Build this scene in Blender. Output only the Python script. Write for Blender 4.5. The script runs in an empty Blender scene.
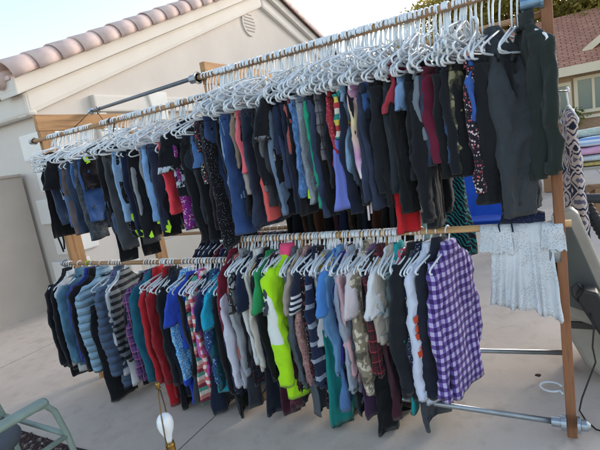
import bpy, bmesh, math, random
import numpy as np
from mathutils import Vector, Matrix, noise
R = math.radians
sc = bpy.context.scene
COL = sc.collection
rng = random.Random(11)

# ------------------------------------------------------------------ helpers
def lin(h):
    h = h.lstrip('#')
    v = [int(h[i:i+2], 16)/255 for i in (0, 2, 4)]
    return tuple(((c/12.92) if c <= .04045 else ((c+.055)/1.055)**2.4) for c in v)+(1.0,)

def tag(o, label=None, cat=None, group=None, kind=None):
    if label: o['label'] = label
    if cat: o['category'] = cat
    if group: o['group'] = group
    if kind: o['kind'] = kind
    return o

def empty(name, loc, rz=0, label=None, cat=None, group=None):
    o = bpy.data.objects.new(name, None); COL.objects.link(o)
    o.location = loc; o.rotation_euler = (0, 0, rz); o.empty_display_size = .1
    return tag(o, label, cat, group)

class MB:
    """collects verts / faces, then links them as ONE mesh object"""
    def __init__(s): s.v = []; s.f = []; s.mi = []; s.cur = 0
    def add(s, vs, fs):
        b = len(s.v); s.v += [tuple(p) for p in vs]; s.f += [tuple(i+b for i in f) for f in fs]
        s.mi += [s.cur]*len(fs); return s
    def box(s, x0, x1, y0, y1, z0, z1):
        vs = [(x, y, z) for x in (x0, x1) for y in (y0, y1) for z in (z0, z1)]
        return s.add(vs, [(0,1,3,2),(4,6,7,5),(0,4,5,1),(2,3,7,6),(0,2,6,4),(1,5,7,3)])
    def prism(s, poly, axis, a0, a1):
        """polygon in the plane across AXIS ('x': (y,z), 'y': (x,z), 'z': (x,y)), extruded a0..a1"""
        def P(p, a): return (a, p[0], p[1]) if axis == 'x' else (p[0], a, p[1]) if axis == 'y' else (p[0], p[1], a)
        n = len(poly); vs = [P(p, a0) for p in poly]+[P(p, a1) for p in poly]
        fs = [tuple(range(n))[::-1], tuple(range(n, 2*n))]+[(i, (i+1) % n, n+(i+1) % n, n+i) for i in range(n)]
        return s.add(vs, fs)
    def tube(s, pts, r, n=8, cap=True, flat=1.0):
        pts = [Vector(p) for p in pts]; N = len(pts); rs = r if isinstance(r, (list, tuple)) else [r]*N
        vs = []; up = None
        for i, p in enumerate(pts):
            t = (pts[min(i+1, N-1)]-pts[max(i-1, 0)]).normalized()
            if up is None:
                up = Vector((0, 0, 1)) if abs(t.z) < .9 else Vector((0, 1, 0))
            a = t.cross(up)
            if a.length < 1e-5: a = t.cross(Vector((1, 0, 0)))
            a.normalize(); b = a.cross(t).normalized(); up = b
            for k in range(n):
                an = 2*math.pi*k/n
                vs.append(p+a*(math.cos(an)*rs[i])+b*(math.sin(an)*rs[i]*flat))
        fs = [(i*n+k, i*n+(k+1) % n, (i+1)*n+(k+1) % n, (i+1)*n+k) for i in range(N-1) for k in range(n)]
        if cap: fs += [tuple(range(n))[::-1], tuple(range((N-1)*n, N*n))]
        return s.add(vs, fs)
    def lathe(s, prof, c=(0, 0, 0), n=20):
        vs = [(c[0]+r*math.cos(2*math.pi*k/n), c[1]+r*math.sin(2*math.pi*k/n), c[2]+z) for r, z in prof for k in range(n)]
        N = len(prof)
        fs = [(i*n+k, i*n+(k+1) % n, (i+1)*n+(k+1) % n, (i+1)*n+k) for i in range(N-1) for k in range(n)]
        fs += [tuple(range(n))[::-1], tuple(range((N-1)*n, N*n))]
        return s.add(vs, fs)
    def mesh(s, name, mats, smooth=False, bevel=0, seg=2):
        me = bpy.data.meshes.new(name); me.from_pydata(s.v, [], s.f)
        for m in (mats if isinstance(mats, (list, tuple)) else [mats]): me.materials.append(m)
        me.polygons.foreach_set('material_index', s.mi)
        bm = bmesh.new(); bm.from_mesh(me)
        bmesh.ops.recalc_face_normals(bm, faces=bm.faces)
        if bevel:
            ed = [e for e in bm.edges if len(e.link_faces) == 2 and e.calc_face_angle(0) > .5]
            bmesh.ops.bevel(bm, geom=ed, offset=bevel, segments=seg, affect='EDGES', profile=.6, clamp_overlap=True)
        bm.to_mesh(me); bm.free()
        if smooth: me.polygons.foreach_set('use_smooth', [True]*len(me.polygons))
        me.update(); return me
    def build(s, name, mats, parent=None, smooth=False, bevel=0, seg=2, loc=None):
        o = bpy.data.objects.new(name, s.mesh(name, mats, smooth, bevel, seg)); COL.objects.link(o)
        if parent: o.parent = parent
        if loc: o.location = loc
        return o

# ------------------------------------------------------------------ materials
MC = {}
def newmat(name):
    m = bpy.data.materials.new(name); m.use_nodes = True; nt = m.node_tree
    return m, nt, nt.nodes['Principled BSDF']
def N(nt, t, **kw):
    n = nt.nodes.new(t)
    for k, v in kw.items():
        if k.startswith('i_'):
            key = k[2:]; n.inputs[int(key) if key.isdigit() else key].default_value = v
        else: setattr(n, k, v)
    return n
def ramp(nt, stops, interp='LINEAR'):
    r = nt.nodes.new('ShaderNodeValToRGB'); cr = r.color_ramp; cr.interpolation = interp
    while len(cr.elements) < len(stops): cr.elements.new(.5)
    for e, (p, c) in zip(cr.elements, stops): e.position = p; e.color = c
    return r
def mixc(nt, a, b, f, bt='MIX'):
    m = nt.nodes.new('ShaderNodeMix'); m.data_type = 'RGBA'; m.blend_type = bt
    for s, v in ((6, a), (7, b), (0, f)):
        if hasattr(v, 'links'): nt.links.new(v, m.inputs[s])
        else: m.inputs[s].default_value = v
    return m.outputs[2]
def math_(nt, op, a, b=None):
    m = nt.nodes.new('ShaderNodeMath'); m.operation = op
    for i, v in enumerate((a, b)):
        if v is None: continue
        if hasattr(v, 'links'): nt.links.new(v, m.inputs[i])
        else: m.inputs[i].default_value = v
    return m.outputs[0]
def coords(nt, rnd=False, scale=(1, 1, 1)):
    tc = nt.nodes.new('ShaderNodeTexCoord'); mp = nt.nodes.new('ShaderNodeMapping'); mp.inputs['Scale'].default_value = scale
    nt.links.new(tc.outputs['Object'], mp.inputs[0])
    if rnd:
        oi = nt.nodes.new('ShaderNodeObjectInfo'); k = math_(nt, 'MULTIPLY', oi.outputs['Random'], 37.0)
        cb = nt.nodes.new('ShaderNodeCombineXYZ')
        for i in range(3): nt.links.new(k, cb.inputs[i])
        nt.links.new(cb.outputs[0], mp.inputs['Location'])
    return mp.outputs[0]
def noise_(nt, vec, scale, detail=3, rough=.55):
    n = nt.nodes.new('ShaderNodeTexNoise'); n.inputs['Scale'].default_value = scale
    n.inputs['Detail'].default_value = detail; n.inputs['Roughness'].default_value = rough
    nt.links.new(vec, n.inputs['Vector']); return n.outputs['Fac']
def bump(nt, b, h, strength, dist, prev=None):
    n = nt.nodes.new('ShaderNodeBump'); n.inputs['Strength'].default_value = strength; n.inputs['Distance'].default_value = dist
    nt.links.new(h, n.inputs['Height'])
    if prev is not None: nt.links.new(prev, n.inputs['Normal'])
    nt.links.new(n.outputs[0], b.inputs['Normal']); return n.outputs[0]

def surf(name, col, rough=.7, metal=0, var=.15, vscale=3, bscale=60, bstr=.15, bdist=.004, col2=None, spec=None, rnd=False, stretch=(1, 1, 1)):
    if name in MC: return MC[name]
    m, nt, b = newmat(name); v = coords(nt, rnd, stretch); n = noise_(nt, v, vscale, 5)
    c = lin(col); c2 = lin(col2) if col2 else tuple(x*(1-var*1.6) for x in c[:3])+(1,)
    r = ramp(nt, [(.3, c2), (.7, c)]); nt.links.new(n, r.inputs[0]); nt.links.new(r.outputs[0], b.inputs['Base Color'])
    b.inputs['Roughness'].default_value = rough; b.inputs['Metallic'].default_value = metal
    if spec is not None: b.inputs['Specular IOR Level'].default_value = spec
    if bstr: bump(nt, b, noise_(nt, v, bscale, 4), bstr, bdist)
    MC[name] = m; return m

def fabric(code):
    """cloth from a short code: pattern and sRGB colours"""
    if code in MC: return MC[code]
    p = code.split(':'); pat = p[0]; cs = [lin(x) for x in p[1:]]
    m, nt, b = newmat('cloth_'+pat); L = nt.links
    v = coords(nt, True); v0 = coords(nt)
    sep = nt.nodes.new('ShaderNodeSeparateXYZ'); L.new(v0, sep.inputs[0]); X, Y, Z = sep.outputs
    wear = noise_(nt, v, 5, 4)
    def stripes(co, period, duty):
        fr = math_(nt, 'FRACT', math_(nt, 'MULTIPLY', math_(nt, 'ADD', co, 50.0), 1/period)); return math_(nt, 'LESS_THAN', fr, duty)
    if pat in ('sol', 'puf'): col = mixc(nt, cs[0], tuple(x*.78 for x in cs[0][:3])+(1,), wear)
    elif pat == 'den':
        vs = coords(nt, True, (60, 60, 4)); st = noise_(nt, vs, 6, 3)
        a = mixc(nt, tuple(x*.62 for x in cs[0][:3])+(1,), tuple(min(1, x*1.5+.02) for x in cs[0][:3])+(1,), ramp_f(nt, wear, .35, .7))
        col = mixc(nt, a, tuple(min(1, x*1.8+.03) for x in cs[0][:3])+(1,), math_(nt, 'MULTIPLY', st, .35))
    elif pat == 'acid':
        f = ramp_f(nt, noise_(nt, v, 28, 5, .7), .45, .62)
        col = mixc(nt, cs[0], tuple(min(1, x*1.9+.03) for x in cs[0][:3])+(1,), f)
    elif pat in ('dot', 'flo', 'rash', 'blot'):
        vo = nt.nodes.new('ShaderNodeTexVoronoi'); L.new(v, vo.inputs['Vector'])
        if pat == 'blot':
            f = math_(nt, 'MULTIPLY', math_(nt, 'LESS_THAN', math_(nt, 'ABSOLUTE', math_(nt, 'ADD', Z, .42)), .07), ramp_f(nt, noise_(nt, v, 26, 4), .5, .56))
            col = mixc(nt, cs[0], cs[1], f)
        else:
            vo.inputs['Scale'].default_value = {'dot': 105, 'flo': 80, 'rash': 100}[pat]
            f = math_(nt, 'LESS_THAN', vo.outputs['Distance'], {'dot': .19, 'flo': .37, 'rash': .4}[pat])
            if pat == 'flo':
                pick = math_(nt, 'GREATER_THAN', noise_(nt, v, 30, 2), .5)
                col = mixc(nt, cs[0], mixc(nt, cs[1], cs[2], pick), f)
            else: col = mixc(nt, cs[0], cs[1], f)
            if pat == 'rash': col = mixc(nt, col, cs[2], math_(nt, 'LESS_THAN', Z, -.80))
    elif pat == 'vstr':
        col = mixc(nt, cs[0], cs[1], math_(nt, 'MULTIPLY', stripes(Y, .022, .45), .8))
    elif pat == 'str':
        fr = math_(nt, 'FRACT', math_(nt, 'MULTIPLY', math_(nt, 'ADD', Z, 50.0), 1/.11))
        r = ramp(nt, [(0, cs[0]), (.25, cs[1]), (.5, cs[2]), (.75, cs[3])], 'CONSTANT'); L.new(fr, r.inputs[0]); col = r.outputs[0]
    elif pat == 'pla':
        a = stripes(Z, .062, .5); c = stripes(math_(nt, 'ADD', Y, math_(nt, 'MULTIPLY', X, 1.0)), .058, .5)
        d = stripes(math_(nt, 'ADD', Z, .01), .062, .1); e = stripes(math_(nt, 'ADD', math_(nt, 'ADD', Y, X), .012), .058, .1)
        col = mixc(nt, mixc(nt, cs[0], cs[2], math_(nt, 'MULTIPLY', math_(nt, 'ADD', a, c), .4)), cs[1], math_(nt, 'MAXIMUM', d, e))
    elif pat == 'chk':
        a = stripes(Z, .046, .5); c = stripes(math_(nt, 'ADD', Y, math_(nt, 'MULTIPLY', X, 1.0)), .046, .5)
        s = math_(nt, 'MULTIPLY', math_(nt, 'ADD', a, c), .5)
        r = ramp(nt, [(0, cs[0]), (.4, cs[1]), (.8, cs[2])], 'CONSTANT'); L.new(s, r.inputs[0]); col = r.outputs[0]
    elif pat == 'cam':
        r = ramp(nt, [(0, cs[2]), (.44, cs[0]), (.54, cs[1])], 'CONSTANT'); L.new(noise_(nt, v, 16, 2), r.inputs[0]); col = r.outputs[0]
    elif pat == 'tie':
        r = ramp(nt, [(0, cs[2]), (.3, cs[0]), (.55, cs[1]), (.8, cs[0]), (1, cs[2])])
        L.new(math_(nt, 'ADD', math_(nt, 'MULTIPLY', Z, -1.5), math_(nt, 'MULTIPLY', math_(nt, 'SUBTRACT', wear, .5), .5)), r.inputs[0]); col = r.outputs[0]
    elif pat == 'neon':
        f = math_(nt, 'LESS_THAN', math_(nt, 'ADD', Y, math_(nt, 'MULTIPLY', Z, .03)), -.285)
        col = mixc(nt, cs[0], cs[1], f)
        col = mixc(nt, col, cs[0], math_(nt, 'LESS_THAN', Z, -.56))
    elif pat == 'cuff':
        f = math_(nt, 'MULTIPLY', math_(nt, 'LESS_THAN', Z, -.26), stripes(Z, .03, .5)); col = mixc(nt, cs[0], cs[1], f)
    elif pat == 'zeb':
        wv = nt.nodes.new('ShaderNodeTexWave'); wv.inputs['Scale'].default_value = 17; wv.inputs['Distortion'].default_value = 7; wv.inputs['Detail Scale'].default_value = 1.2; wv.bands_direction = 'DIAGONAL'; L.new(v, wv.inputs['Vector'])
        col = mixc(nt, cs[0], cs[1], math_(nt, 'MULTIPLY', math_(nt, 'GREATER_THAN', wv.outputs['Fac'], .68), .8))
    elif pat == 'lace':
        vo = nt.nodes.new('ShaderNodeTexVoronoi'); vo.inputs['Scale'].default_value = 130; L.new(v, vo.inputs['Vector'])
        col = mixc(nt, cs[0], cs[1], wear)
        hole = math_(nt, 'MULTIPLY', math_(nt, 'LESS_THAN', vo.outputs['Distance'], .33), ramp_f(nt, noise_(nt, v, 11, 3), .42, .5))
        tr = nt.nodes.new('ShaderNodeBsdfTransparent'); ms = nt.nodes.new('ShaderNodeMixShader'); out = nt.nodes['Material Output']
        L.new(math_(nt, 'MULTIPLY', hole, .45), ms.inputs[0]); L.new(b.outputs[0], ms.inputs[1]); L.new(tr.outputs[0], ms.inputs[2]); L.new(ms.outputs[0], out.inputs[0])
    if pat not in ('sol', 'puf'):
        col = mixc(nt, col, mixc(nt, (0, 0, 0, 1), col, .75), wear)
    if hasattr(col, 'links'): L.new(col, b.inputs['Base Color'])
    b.inputs['Roughness'].default_value = .92; b.inputs['Specular IOR Level'].default_value = .15
    b.inputs['Sheen Weight'].default_value = .1; b.inputs['Sheen Roughness'].default_value = .6
    nw = nt.nodes.new('ShaderNodeTexNoise'); L.new(coords(nt, True, (1, 1, .75)), nw.inputs['Vector'])
    for k, q in (('Scale', 11), ('Detail', 2.5), ('Roughness', .5), ('Distortion', .9)): nw.inputs[k].default_value = q
    n1 = bump(nt, b, nw.outputs['Fac'], .5, .025)
    if pat == 'puf':
        qz = math_(nt, 'ABSOLUTE', math_(nt, 'SUBTRACT', math_(nt, 'FRACT', math_(nt, 'MULTIPLY', math_(nt, 'ADD', math_(nt, 'ADD', Z, math_(nt, 'MULTIPLY', wear, .02)), 50.0), 1/.062)), .5))
        n1 = bump(nt, b, math_(nt, 'POWER', math_(nt, 'SUBTRACT', .5, qz), .5), 1.0, .035, n1)
    bump(nt, b, noise_(nt, v, 350, 2), .25, .002, n1)
    MC[code] = m; return m
def ramp_f(nt, f, a, b):
    mr = nt.nodes.new('ShaderNodeMapRange'); mr.clamp = True; nt.links.new(f, mr.inputs[0])
    mr.inputs[1].default_value = a; mr.inputs[2].default_value = b; return mr.outputs[0]

# ------------------------------------------------------------------ terrain
def gz(X):
    t = min(max((0.2-X)/3.2, 0), 1); return -.2*t

# ------------------------------------------------------------------ clothes
def sheet(rows, seed, m=18, fold=.010, freq=16, nz=.010, pw=.75, crease=.65):
    """soft closed tube hanging down. rows: (cy, z, half width along the hanger, half thickness, cx)"""
    mb = MB(); n = len(rows); vs = []
    ph = rng.uniform(0, 6.28); bend = rng.uniform(-3, 3)
    for j, (cy, z, w, t, cx) in enumerate(rows):
        g = j/(n-1)
        for k in range(m):
            a = 2*math.pi*k/m; ca, sa = math.cos(a), math.sin(a)
            y = cy+w*math.copysign(abs(ca)**pw, ca); x = t*math.copysign(abs(sa)**.8, sa)
            q = fold*(.25+.75*g)*math.sin(freq*y+ph+bend*g)+.35*fold*math.sin(freq*2.3*y+ph*2+bend*2*g)
            nv = noise.noise(Vector((y*7, z*5, seed*3.7)))*nz*1.6+noise.noise(Vector((y*17, z*13+x*20, seed*1.9)))*nz*.8
            rg = 1-abs(noise.noise(Vector((y*11+z*5, z*9-y*4, seed*2.3+(3 if sa > 0 else 0)))))*3.2
            if rg > 0: nv += math.copysign(rg*rg*nz*crease, sa)
            ny = noise.noise(Vector((x*12, z*8, seed*5.1+9)))*nz*.9
            vs.append((cx+x+q+nv, y+ny, z+(noise.noise(Vector((y*9, seed, 2)))*.012*g)))
    # hem turned in, so the open end reads as cloth
    for k in range(m):
        a = vs[(n-1)*m+k]; cy, z, w, t, cx = rows[-1]
        vs.append((cx+(a[0]-cx)*.55, cy+(a[1]-cy)*.9, a[2]+.035))
    fs = [(i*m+k, i*m+(k+1) % m, (i+1)*m+(k+1) % m, (i+1)*m+k) for i in range(n) for k in range(m)]
    fs += [tuple(range(m))[::-1], tuple(range(n*m, (n+1)*m))]
    return mb.add(vs, fs)

def lerp_rows(keys, n):
    """keys (s, cy, z, w, t, cx) -> n smooth rows"""
    out = []
    for i in range(n):
        s = i/(n-1)
        for a, b in zip(keys, keys[1:]):
            if s <= b[0]+1e-9:
                u = (s-a[0])/(b[0]-a[0]); u2 = u*u*(3-2*u)
                out.append(tuple(a[k]+(b[k]-a[k])*(u if k == 2 else u2) for k in range(1, 6))); break
    return out

def sleeve(side, z0, w, ln, r0, r1, seed, t=.02, out=.02, sway=0, n=16, puff=False):
    zs = z0-ln; y0 = side*(w-.035)
    ks = [(0, y0, z0, r0*.55, t*.7, 0), (.12, side*(w-.005), z0-ln*.10, r0, t, 0), (.5, side*(w+out), z0-ln*.5, (r0+r1)/2*1.02, t*1.05, sway*.4), (.93, side*(w+out*.8), z0-ln*.93, r1, t*.95, sway), (1, side*(w+out*.8), zs, r1*.93, t*.85, sway)]
    rows = lerp_rows(ks, n)
    if puff: rows = [(a, z, w_*(1+.10*abs(math.sin(i*math.pi/2.2))), t_*(.8+.5*abs(math.sin(i*math.pi/2.2))), c) for i, (a, z, w_, t_, c) in enumerate(rows)]
    return sheet(rows, seed, m=18, fold=.008, freq=30, nz=.015, crease=.8)

def pinned_tag(root, y, z, x=.025):
    t = MB(); t.box(-.0015, .0015, -.017, .017, -.05, 0)
    o = t.build('price_tag', surf('tag_neon', '#b8ef2a', .7, bstr=0, var=.05), root); o.location = (x, y, z)
    o.rotation_euler = (rng.uniform(-.5, .5), rng.uniform(-.3, .3), rng.uniform(-.9, -.3))

def garment(kind, cat, ln, code, ex, loc, rot, label, group):
    root = empty(cat.replace(' ', '_').replace('-', '_'), loc, rot, label, cat, group)
    mt = fabric(code); seed = rng.uniform(0, 100); w = ex.get('w', .2); th = ex.get('thick', 1.0)
    P = lambda mb, nm, m=mt: mb.build(nm, m, root, smooth=True)
    if kind in ('pants', 'shorts'):
        z0 = -.182+ex.get('top', 0)-ex.get('drop', 0)+rng.uniform(-.012, .012); L = max(ln+z0, .16)
        t = .0125*th; fl = ex.get('flare', 1.0); crotch = min(.24, L*.55); hem = w*.42*fl if kind == 'pants' else w*.5
        wb = lerp_rows([(0, 0, z0, w*.86, t*.8, 0), (1, 0, z0-.045, w*.9, t, 0)], 3)
        P(sheet(wb, seed, m=18, fold=.004, nz=.004), 'waistband')
        sw = rng.uniform(-.012, .012)
        for sd in (-1, 1):
            cyh = sd*w*.47; kn = z0-crotch-(L-crotch)*.5
            yb = sd*(w*(.52 if kind == 'pants' else .5))
            rows = lerp_rows([(0, sd*w*.44, z0-.035, w*.46, t*1.02, 0), (.3, cyh, z0-crotch*.8, w*.52, t*1.15, 0), (.62, (cyh+yb)/2, kn, (w*.47+hem)/2, t*1.25, sw*.5), (1, yb, z0-L, hem, t*1.3, sw)], 28)
            P(sheet(rows, seed+sd, m=18, fold=.011, freq=24, nz=.013, crease=.8), 'leg')
        if kind == 'pants' and L > .45 and rng.random() < .6:
            pk = lerp_rows([(0, -w*.45, z0-.07, w*.25, t*1.5, .004), (1, -w*.45, z0-.17, w*.25, t*1.6, .004)], 3); P(sheet(pk, seed, m=10, fold=.002, nz=.003), 'pocket')
        if 'tag' in ex: pinned_tag(root, -w*.72, z0-L*ex['tag']+.03, .02)
        if ex.get('ties'):
            for k in range(2):
                mb = MB(); mb.tube([(.01, -w*.6-.02*k, z0-L+.02), (.015, -w*.62-.03*k, z0-L-.08), (.0, -w*.58-.028*k, z0-L-.19-.03*k)], .006, 6); P(mb, 'tie')
        return root
    if kind == 'folded':                                # trousers hung up by one corner, doubled over
        t = .02*th; rows = lerp_rows([(0, 0, -.065, .028, t*.9, 0), (.14, .02, -.17, .075, t, .035), (.34, .045, -.34, .155, t*1.1, .085), (.6, .03, -.54, .125, t*1.2, .10), (1, -.02, -.885, .066, t*1.2, .10)], 34)
        P(sheet(rows, seed, m=40, fold=.016, freq=24, nz=.018, crease=1.0), 'leg')
        P(sheet(lerp_rows([(0, .08, -.42, .05, t*.6, .10), (1, .01, -.83, .04, t*.7, .115)], 18), seed+3, m=16, fold=.006, nz=.012), 'leg')
        P(sheet(lerp_rows([(0, .0, -.06, .033, t*1.1, 0), (1, .015, -.11, .05, t*1.15, 0)], 4), seed, m=14, fold=.003, nz=.006), 'waistband')
        return root
    if kind == 'skirt':
        z0 = -.182-ex.get('drop', 0); L = max(ln+z0, .2); t = .014*th
        P(sheet(lerp_rows([(0, 0, z0, w*.8, t*.8, 0), (1, 0, z0-.04, w*.82, t, 0)], 3), seed, m=18, fold=.003, nz=.004), 'waistband')
        P(sheet(lerp_rows([(0, 0, z0-.03, w*.82, t, 0), (.4, 0, z0-L*.4, w*.95, t*1.3, 0), (1, 0, z0-L, w*1.08, t*1.8, 0)], 18), seed, m=40, fold=.024, freq=36, nz=.008), 'skirt_panel')
        return root
    # ---- tops of every kind: neck, shoulders, body
    up = ex.get('drop', 0); zn = -.085-up; zs = -.165-up; zb = -max(ln, .30)
    bt = {'jacket': .019, 'puffer': .028, 'hoodie': .022, 'shirt': .014, 'tee': .013, 'tank': .012, 'dress': .014}[kind]*th
    bw = w-.04 if kind in ('shirt', 'jacket', 'puffer', 'hoodie') else w-.02
    hem = {'dress': 1.15, 'tank': 1.05}.get(kind, 1.0)
    if ex.get('short'): zb = max(zb, -.62-up)
    zbody = zb
    if ex.get('flare'): hem = ex['flare']*.7
    ks = [(0, 0, zn, .055, bt*.9, 0), (.05, 0, zn-.012, .085, bt, 0), (.16, 0, zs, w-.045, bt*1.05, 0), (.34, 0, zs-.13, bw, bt*1.15, 0), (.65, 0, (zs+zbody)/2-.06, bw*.97, bt*1.2, rng.uniform(-.006, .006)), (1, 0, zbody, bw*hem, bt*1.35, rng.uniform(-.012, .012))]
    if kind == 'tank': ks[2] = (.16, 0, zs, w*.6, bt, 0); ks[3] = (.34, 0, zs-.13, w*.86, bt*1.1, 0)
    rows = lerp_rows(ks, 32)
    if kind == 'puffer':
        rows = [(a, z, w_*(1+.03*abs(math.sin(i*math.pi/2.5))), t_*(.72+.5*abs(math.sin(i*math.pi/2.5))), c) for i, (a, z, w_, t_, c) in enumerate(rows)]
    P(sheet(rows, seed, m=34, fold=.026 if kind in ('dress', 'tank') else .013, freq=27 if kind in ('dress', 'tank') else 19, nz=.010), 'body')
    if kind in ('shirt', 'jacket', 'puffer', 'hoodie'):
        sl = min(max(-zb-.155-up+rng.uniform(-.04, .0), .3), .70)
        r0, r1, ts = {'shirt': (.055, .038, .014), 'jacket': (.064, .046, .020), 'puffer': (.078, .058, .032), 'hoodie': (.066, .046, .022)}[kind]
        for sd in (-1, 1):
            s = P(sleeve(sd, zs+.03, w-.045, sl, r0, r1, seed+sd*2, ts*th, .025, rng.uniform(-.02, .012), 30, kind == 'puffer'), 'sleeve')
            if kind != 'puffer':
                zc = zs+.03-sl; rows = lerp_rows([(0, sd*(w-.045+.02), zc+.035, r1*.92, ts*th, 0), (1, sd*(w-.045+.02), zc-.018, r1*.8, ts*th*.9, 0)], 4)
                c = sheet(rows, seed, m=12, fold=.002, nz=.004).build('cuff', mt, s, smooth=True)
            if ex.get('print') and sd < 0:
                mb = MB()
                for k in range(5): mb.prism([(-w-.012+.012*(k % 2), zs-.22-.045*k), (-w+.02+.012*(k % 2), zs-.215-.045*k), (-w+.026, zs-.25-.045*k), (-w-.006, zs-.253-.045*k)], 'x', .028, .034)
                mb.build('sleeve_print', surf('print_orange', '#d8502e', .8), s)
    elif kind == 'tee':
        for sd in (-1, 1):
            s = P(sheet(lerp_rows([(0, sd*(w-.075), zs+.028, .035, .011, 0), (.2, sd*(w-.045), zs-.005, .068, .014, 0), (.6, sd*(w-.012), zs-.11, .082, .015*th, 0), (1, sd*(w+.012), zs-.215, .084, .014*th, rng.uniform(-.008, .008))], 14), seed+sd*2, m=18, fold=.009, freq=28, nz=.013, crease=.8), 'sleeve')
            if ex.get('badge') and sd < 0:
                mb = MB(); mb.prism([(-w+.0+.03*math.cos(a*.5236), zs-.10+.018*math.sin(a*.5236)) for a in range(12)], 'x', .026, .031); mb.build('badge', surf('badge_navy', '#22305c', .8), s)
    if kind in ('shirt', 'jacket', 'puffer', 'hoodie', 'tee'):
        hc = {'puffer': .06, 'jacket': .05, 'shirt': .03, 'hoodie': .03, 'tee': .012}[kind]
        cm = fabric('sol:'+ex['collar']) if ex.get('collar') else mt
        P(sheet(lerp_rows([(0, 0, zn+hc, .05, bt*1.2, 0), (1, 0, zn-.02, .072, bt*1.25, 0)], 4), seed, m=14, fold=.004, nz=.006), 'collar', cm)
    if kind == 'hoodie':
        P(sheet(lerp_rows([(0, -.02, zn+.01, .07, .03, .02), (.5, -.02, zn-.08, .10, .045, .03), (1, -.02, zn-.20, .05, .03, .03)], 8), seed+5, m=16, fold=.008, nz=.012), 'hood')
    if kind in ('jacket', 'puffer'):
        mb = MB(); mb.tube([(.0, -.01, zn-.01), (bt*1.3, -.012, zs-.06), (bt*1.5, -.01, zb*.6), (bt*1.5, -.012, zbody+.03)], .004, 5); P(mb, 'zip', surf('zip_metal', '#4b4d52', .4, .6))
    if 'tag' in ex: pinned_tag(root, -w*.3, zb*ex['tag']+.02, bt+.012)
    if ex.get('ties'):
        mb = MB(); mb.tube([(0, -w*.75, zbody+.02), (.01, -w*.72, zbody-.05), (-.004, -w*.66, zbody-.12)], .007, 6); P(mb, 'tie')
        mb = MB(); mb.tube([(0, -w*.55, zbody+.02), (.01, -w*.58, zbody-.04), (.006, -w*.62, zbody-.10)], .007, 6); P(mb, 'tie')
    return root

def hanger_mesh(name, m, r=.0042, w=.2, neck=0, bar=True):
    mb = MB(); hr = .023
    pts = []
    for i in range(11):                                # the hook, over the rail
        a = R(205-235*i/10); pts.append((0, hr*math.cos(a), -.003+hr*math.sin(a)))
    pts += [(0, .010, -.045), (0, .002, -.06-neck*.5), (0, 0, -.088-neck)]
    mb.tube(pts, r*.85, 6)
    dn = lambda q: [(a, b, c_-neck) for a, b, c_ in q]
    lo = [(0, -.012, -.084), (0, -w*.5, -.118), (0, -w+.012, -.155), (0, -w, -.168), (0, -w+.008, -.182), (0, -w+.03, -.186)]
    path = lo+([(0, -w*.5, -.187), (0, 0, -.188), (0, w*.5, -.187)] if bar else [])+[(p[0], -p[1], p[2]) for p in reversed(lo)]
    lo, path = dn(lo), dn(path)
    if bar: mb.tube(path+[path[0]], r, 6)
    else:
        mb.tube(lo, r, 6); mb.tube([(p[0], -p[1], p[2]) for p in lo], r, 6)
    mb.tube(dn([(0, -w*.62, -.127), (0, -w*.60, -.142), (0, -w*.52, -.146)]), r*.7, 5)   # strap notches
    mb.tube(dn([(0, w*.62, -.127), (0, w*.60, -.142), (0, w*.52, -.146)]), r*.7, 5)
    return mb.mesh(name, m, smooth=True)

# ------------------------------------------------------------------ ground
def concrete():
    m, nt, b = newmat('concrete'); L = nt.links; v = coords(nt)
    n1 = noise_(nt, v, .7, 6, .6); n2 = noise_(nt, v, 9, 5, .6); n3 = noise_(nt, v, 120, 3)
    r = ramp(nt, [(.3, lin('#baab9d')), (.5, lin('#ccbdaf')), (.72, lin('#d7c8ba'))]); L.new(n1, r.inputs[0])
    c = mixc(nt, r.outputs[0], lin('#a59687'), math_(nt, 'MULTIPLY', ramp_f(nt, n2, .52, .75), .45))
    c = mixc(nt, c, lin('#958777'), math_(nt, 'MULTIPLY', ramp_f(nt, n3, .56, .8), .35))
    st = noise_(nt, v, 2.3, 5, .65); c = mixc(nt, c, lin('#9a8b7d'), math_(nt, 'MULTIPLY', ramp_f(nt, st, .58, .7), .35))
    # grooved control joints every 3.05 m
    sep = nt.nodes.new('ShaderNodeSeparateXYZ'); L.new(v, sep.inputs[0])
    wob = math_(nt, 'MULTIPLY', math_(nt, 'SUBTRACT', noise_(nt, v, 6, 3), .5), .006)
    def joint(co, off):
        fr = math_(nt, 'FRACT', math_(nt, 'MULTIPLY', math_(nt, 'ADD', math_(nt, 'ADD', co, wob), 305.0-off), 1/3.05))
        return math_(nt, 'LESS_THAN', math_(nt, 'ABSOLUTE', math_(nt, 'SUBTRACT', fr, .5)), .0016)
    j = joint(sep.outputs[0], -2.10-1.525)
    c = mixc(nt, c, lin('#3c332c'), math_(nt, 'MULTIPLY', j, .8)); L.new(c, b.inputs['Base Color'])
    # hairline cracks
    b.inputs['Roughness'].default_value = .88; b.inputs['Specular IOR Level'].default_value = .3
    h = math_(nt, 'SUBTRACT', math_(nt, 'ADD', math_(nt, 'MULTIPLY', n3, .4), n2), math_(nt, 'MULTIPLY', j, 2.0))
    bump(nt, b, h, .3, .006); return m
M_CONC = concrete()
g = MB(); xs = [-120, -40, -12, -6, -4, -3.0, -2.5, -2, -1.5, -1, -.5, -.0, .2, .6, 1.5, 6, 20, 120]; ys = [-60, -10, -4, -2, -1, 0, 1, 2, 4, 8, 16, 40, 160]
g.add([(x, y, gz(x)) for x in xs for y in ys], [(i*len(ys)+j, (i+1)*len(ys)+j, (i+1)*len(ys)+j+1, i*len(ys)+j+1) for i in range(len(xs)-1) for j in range(len(ys)-1)])
tag(g.build('ground', M_CONC, smooth=False), kind='structure')

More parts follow.
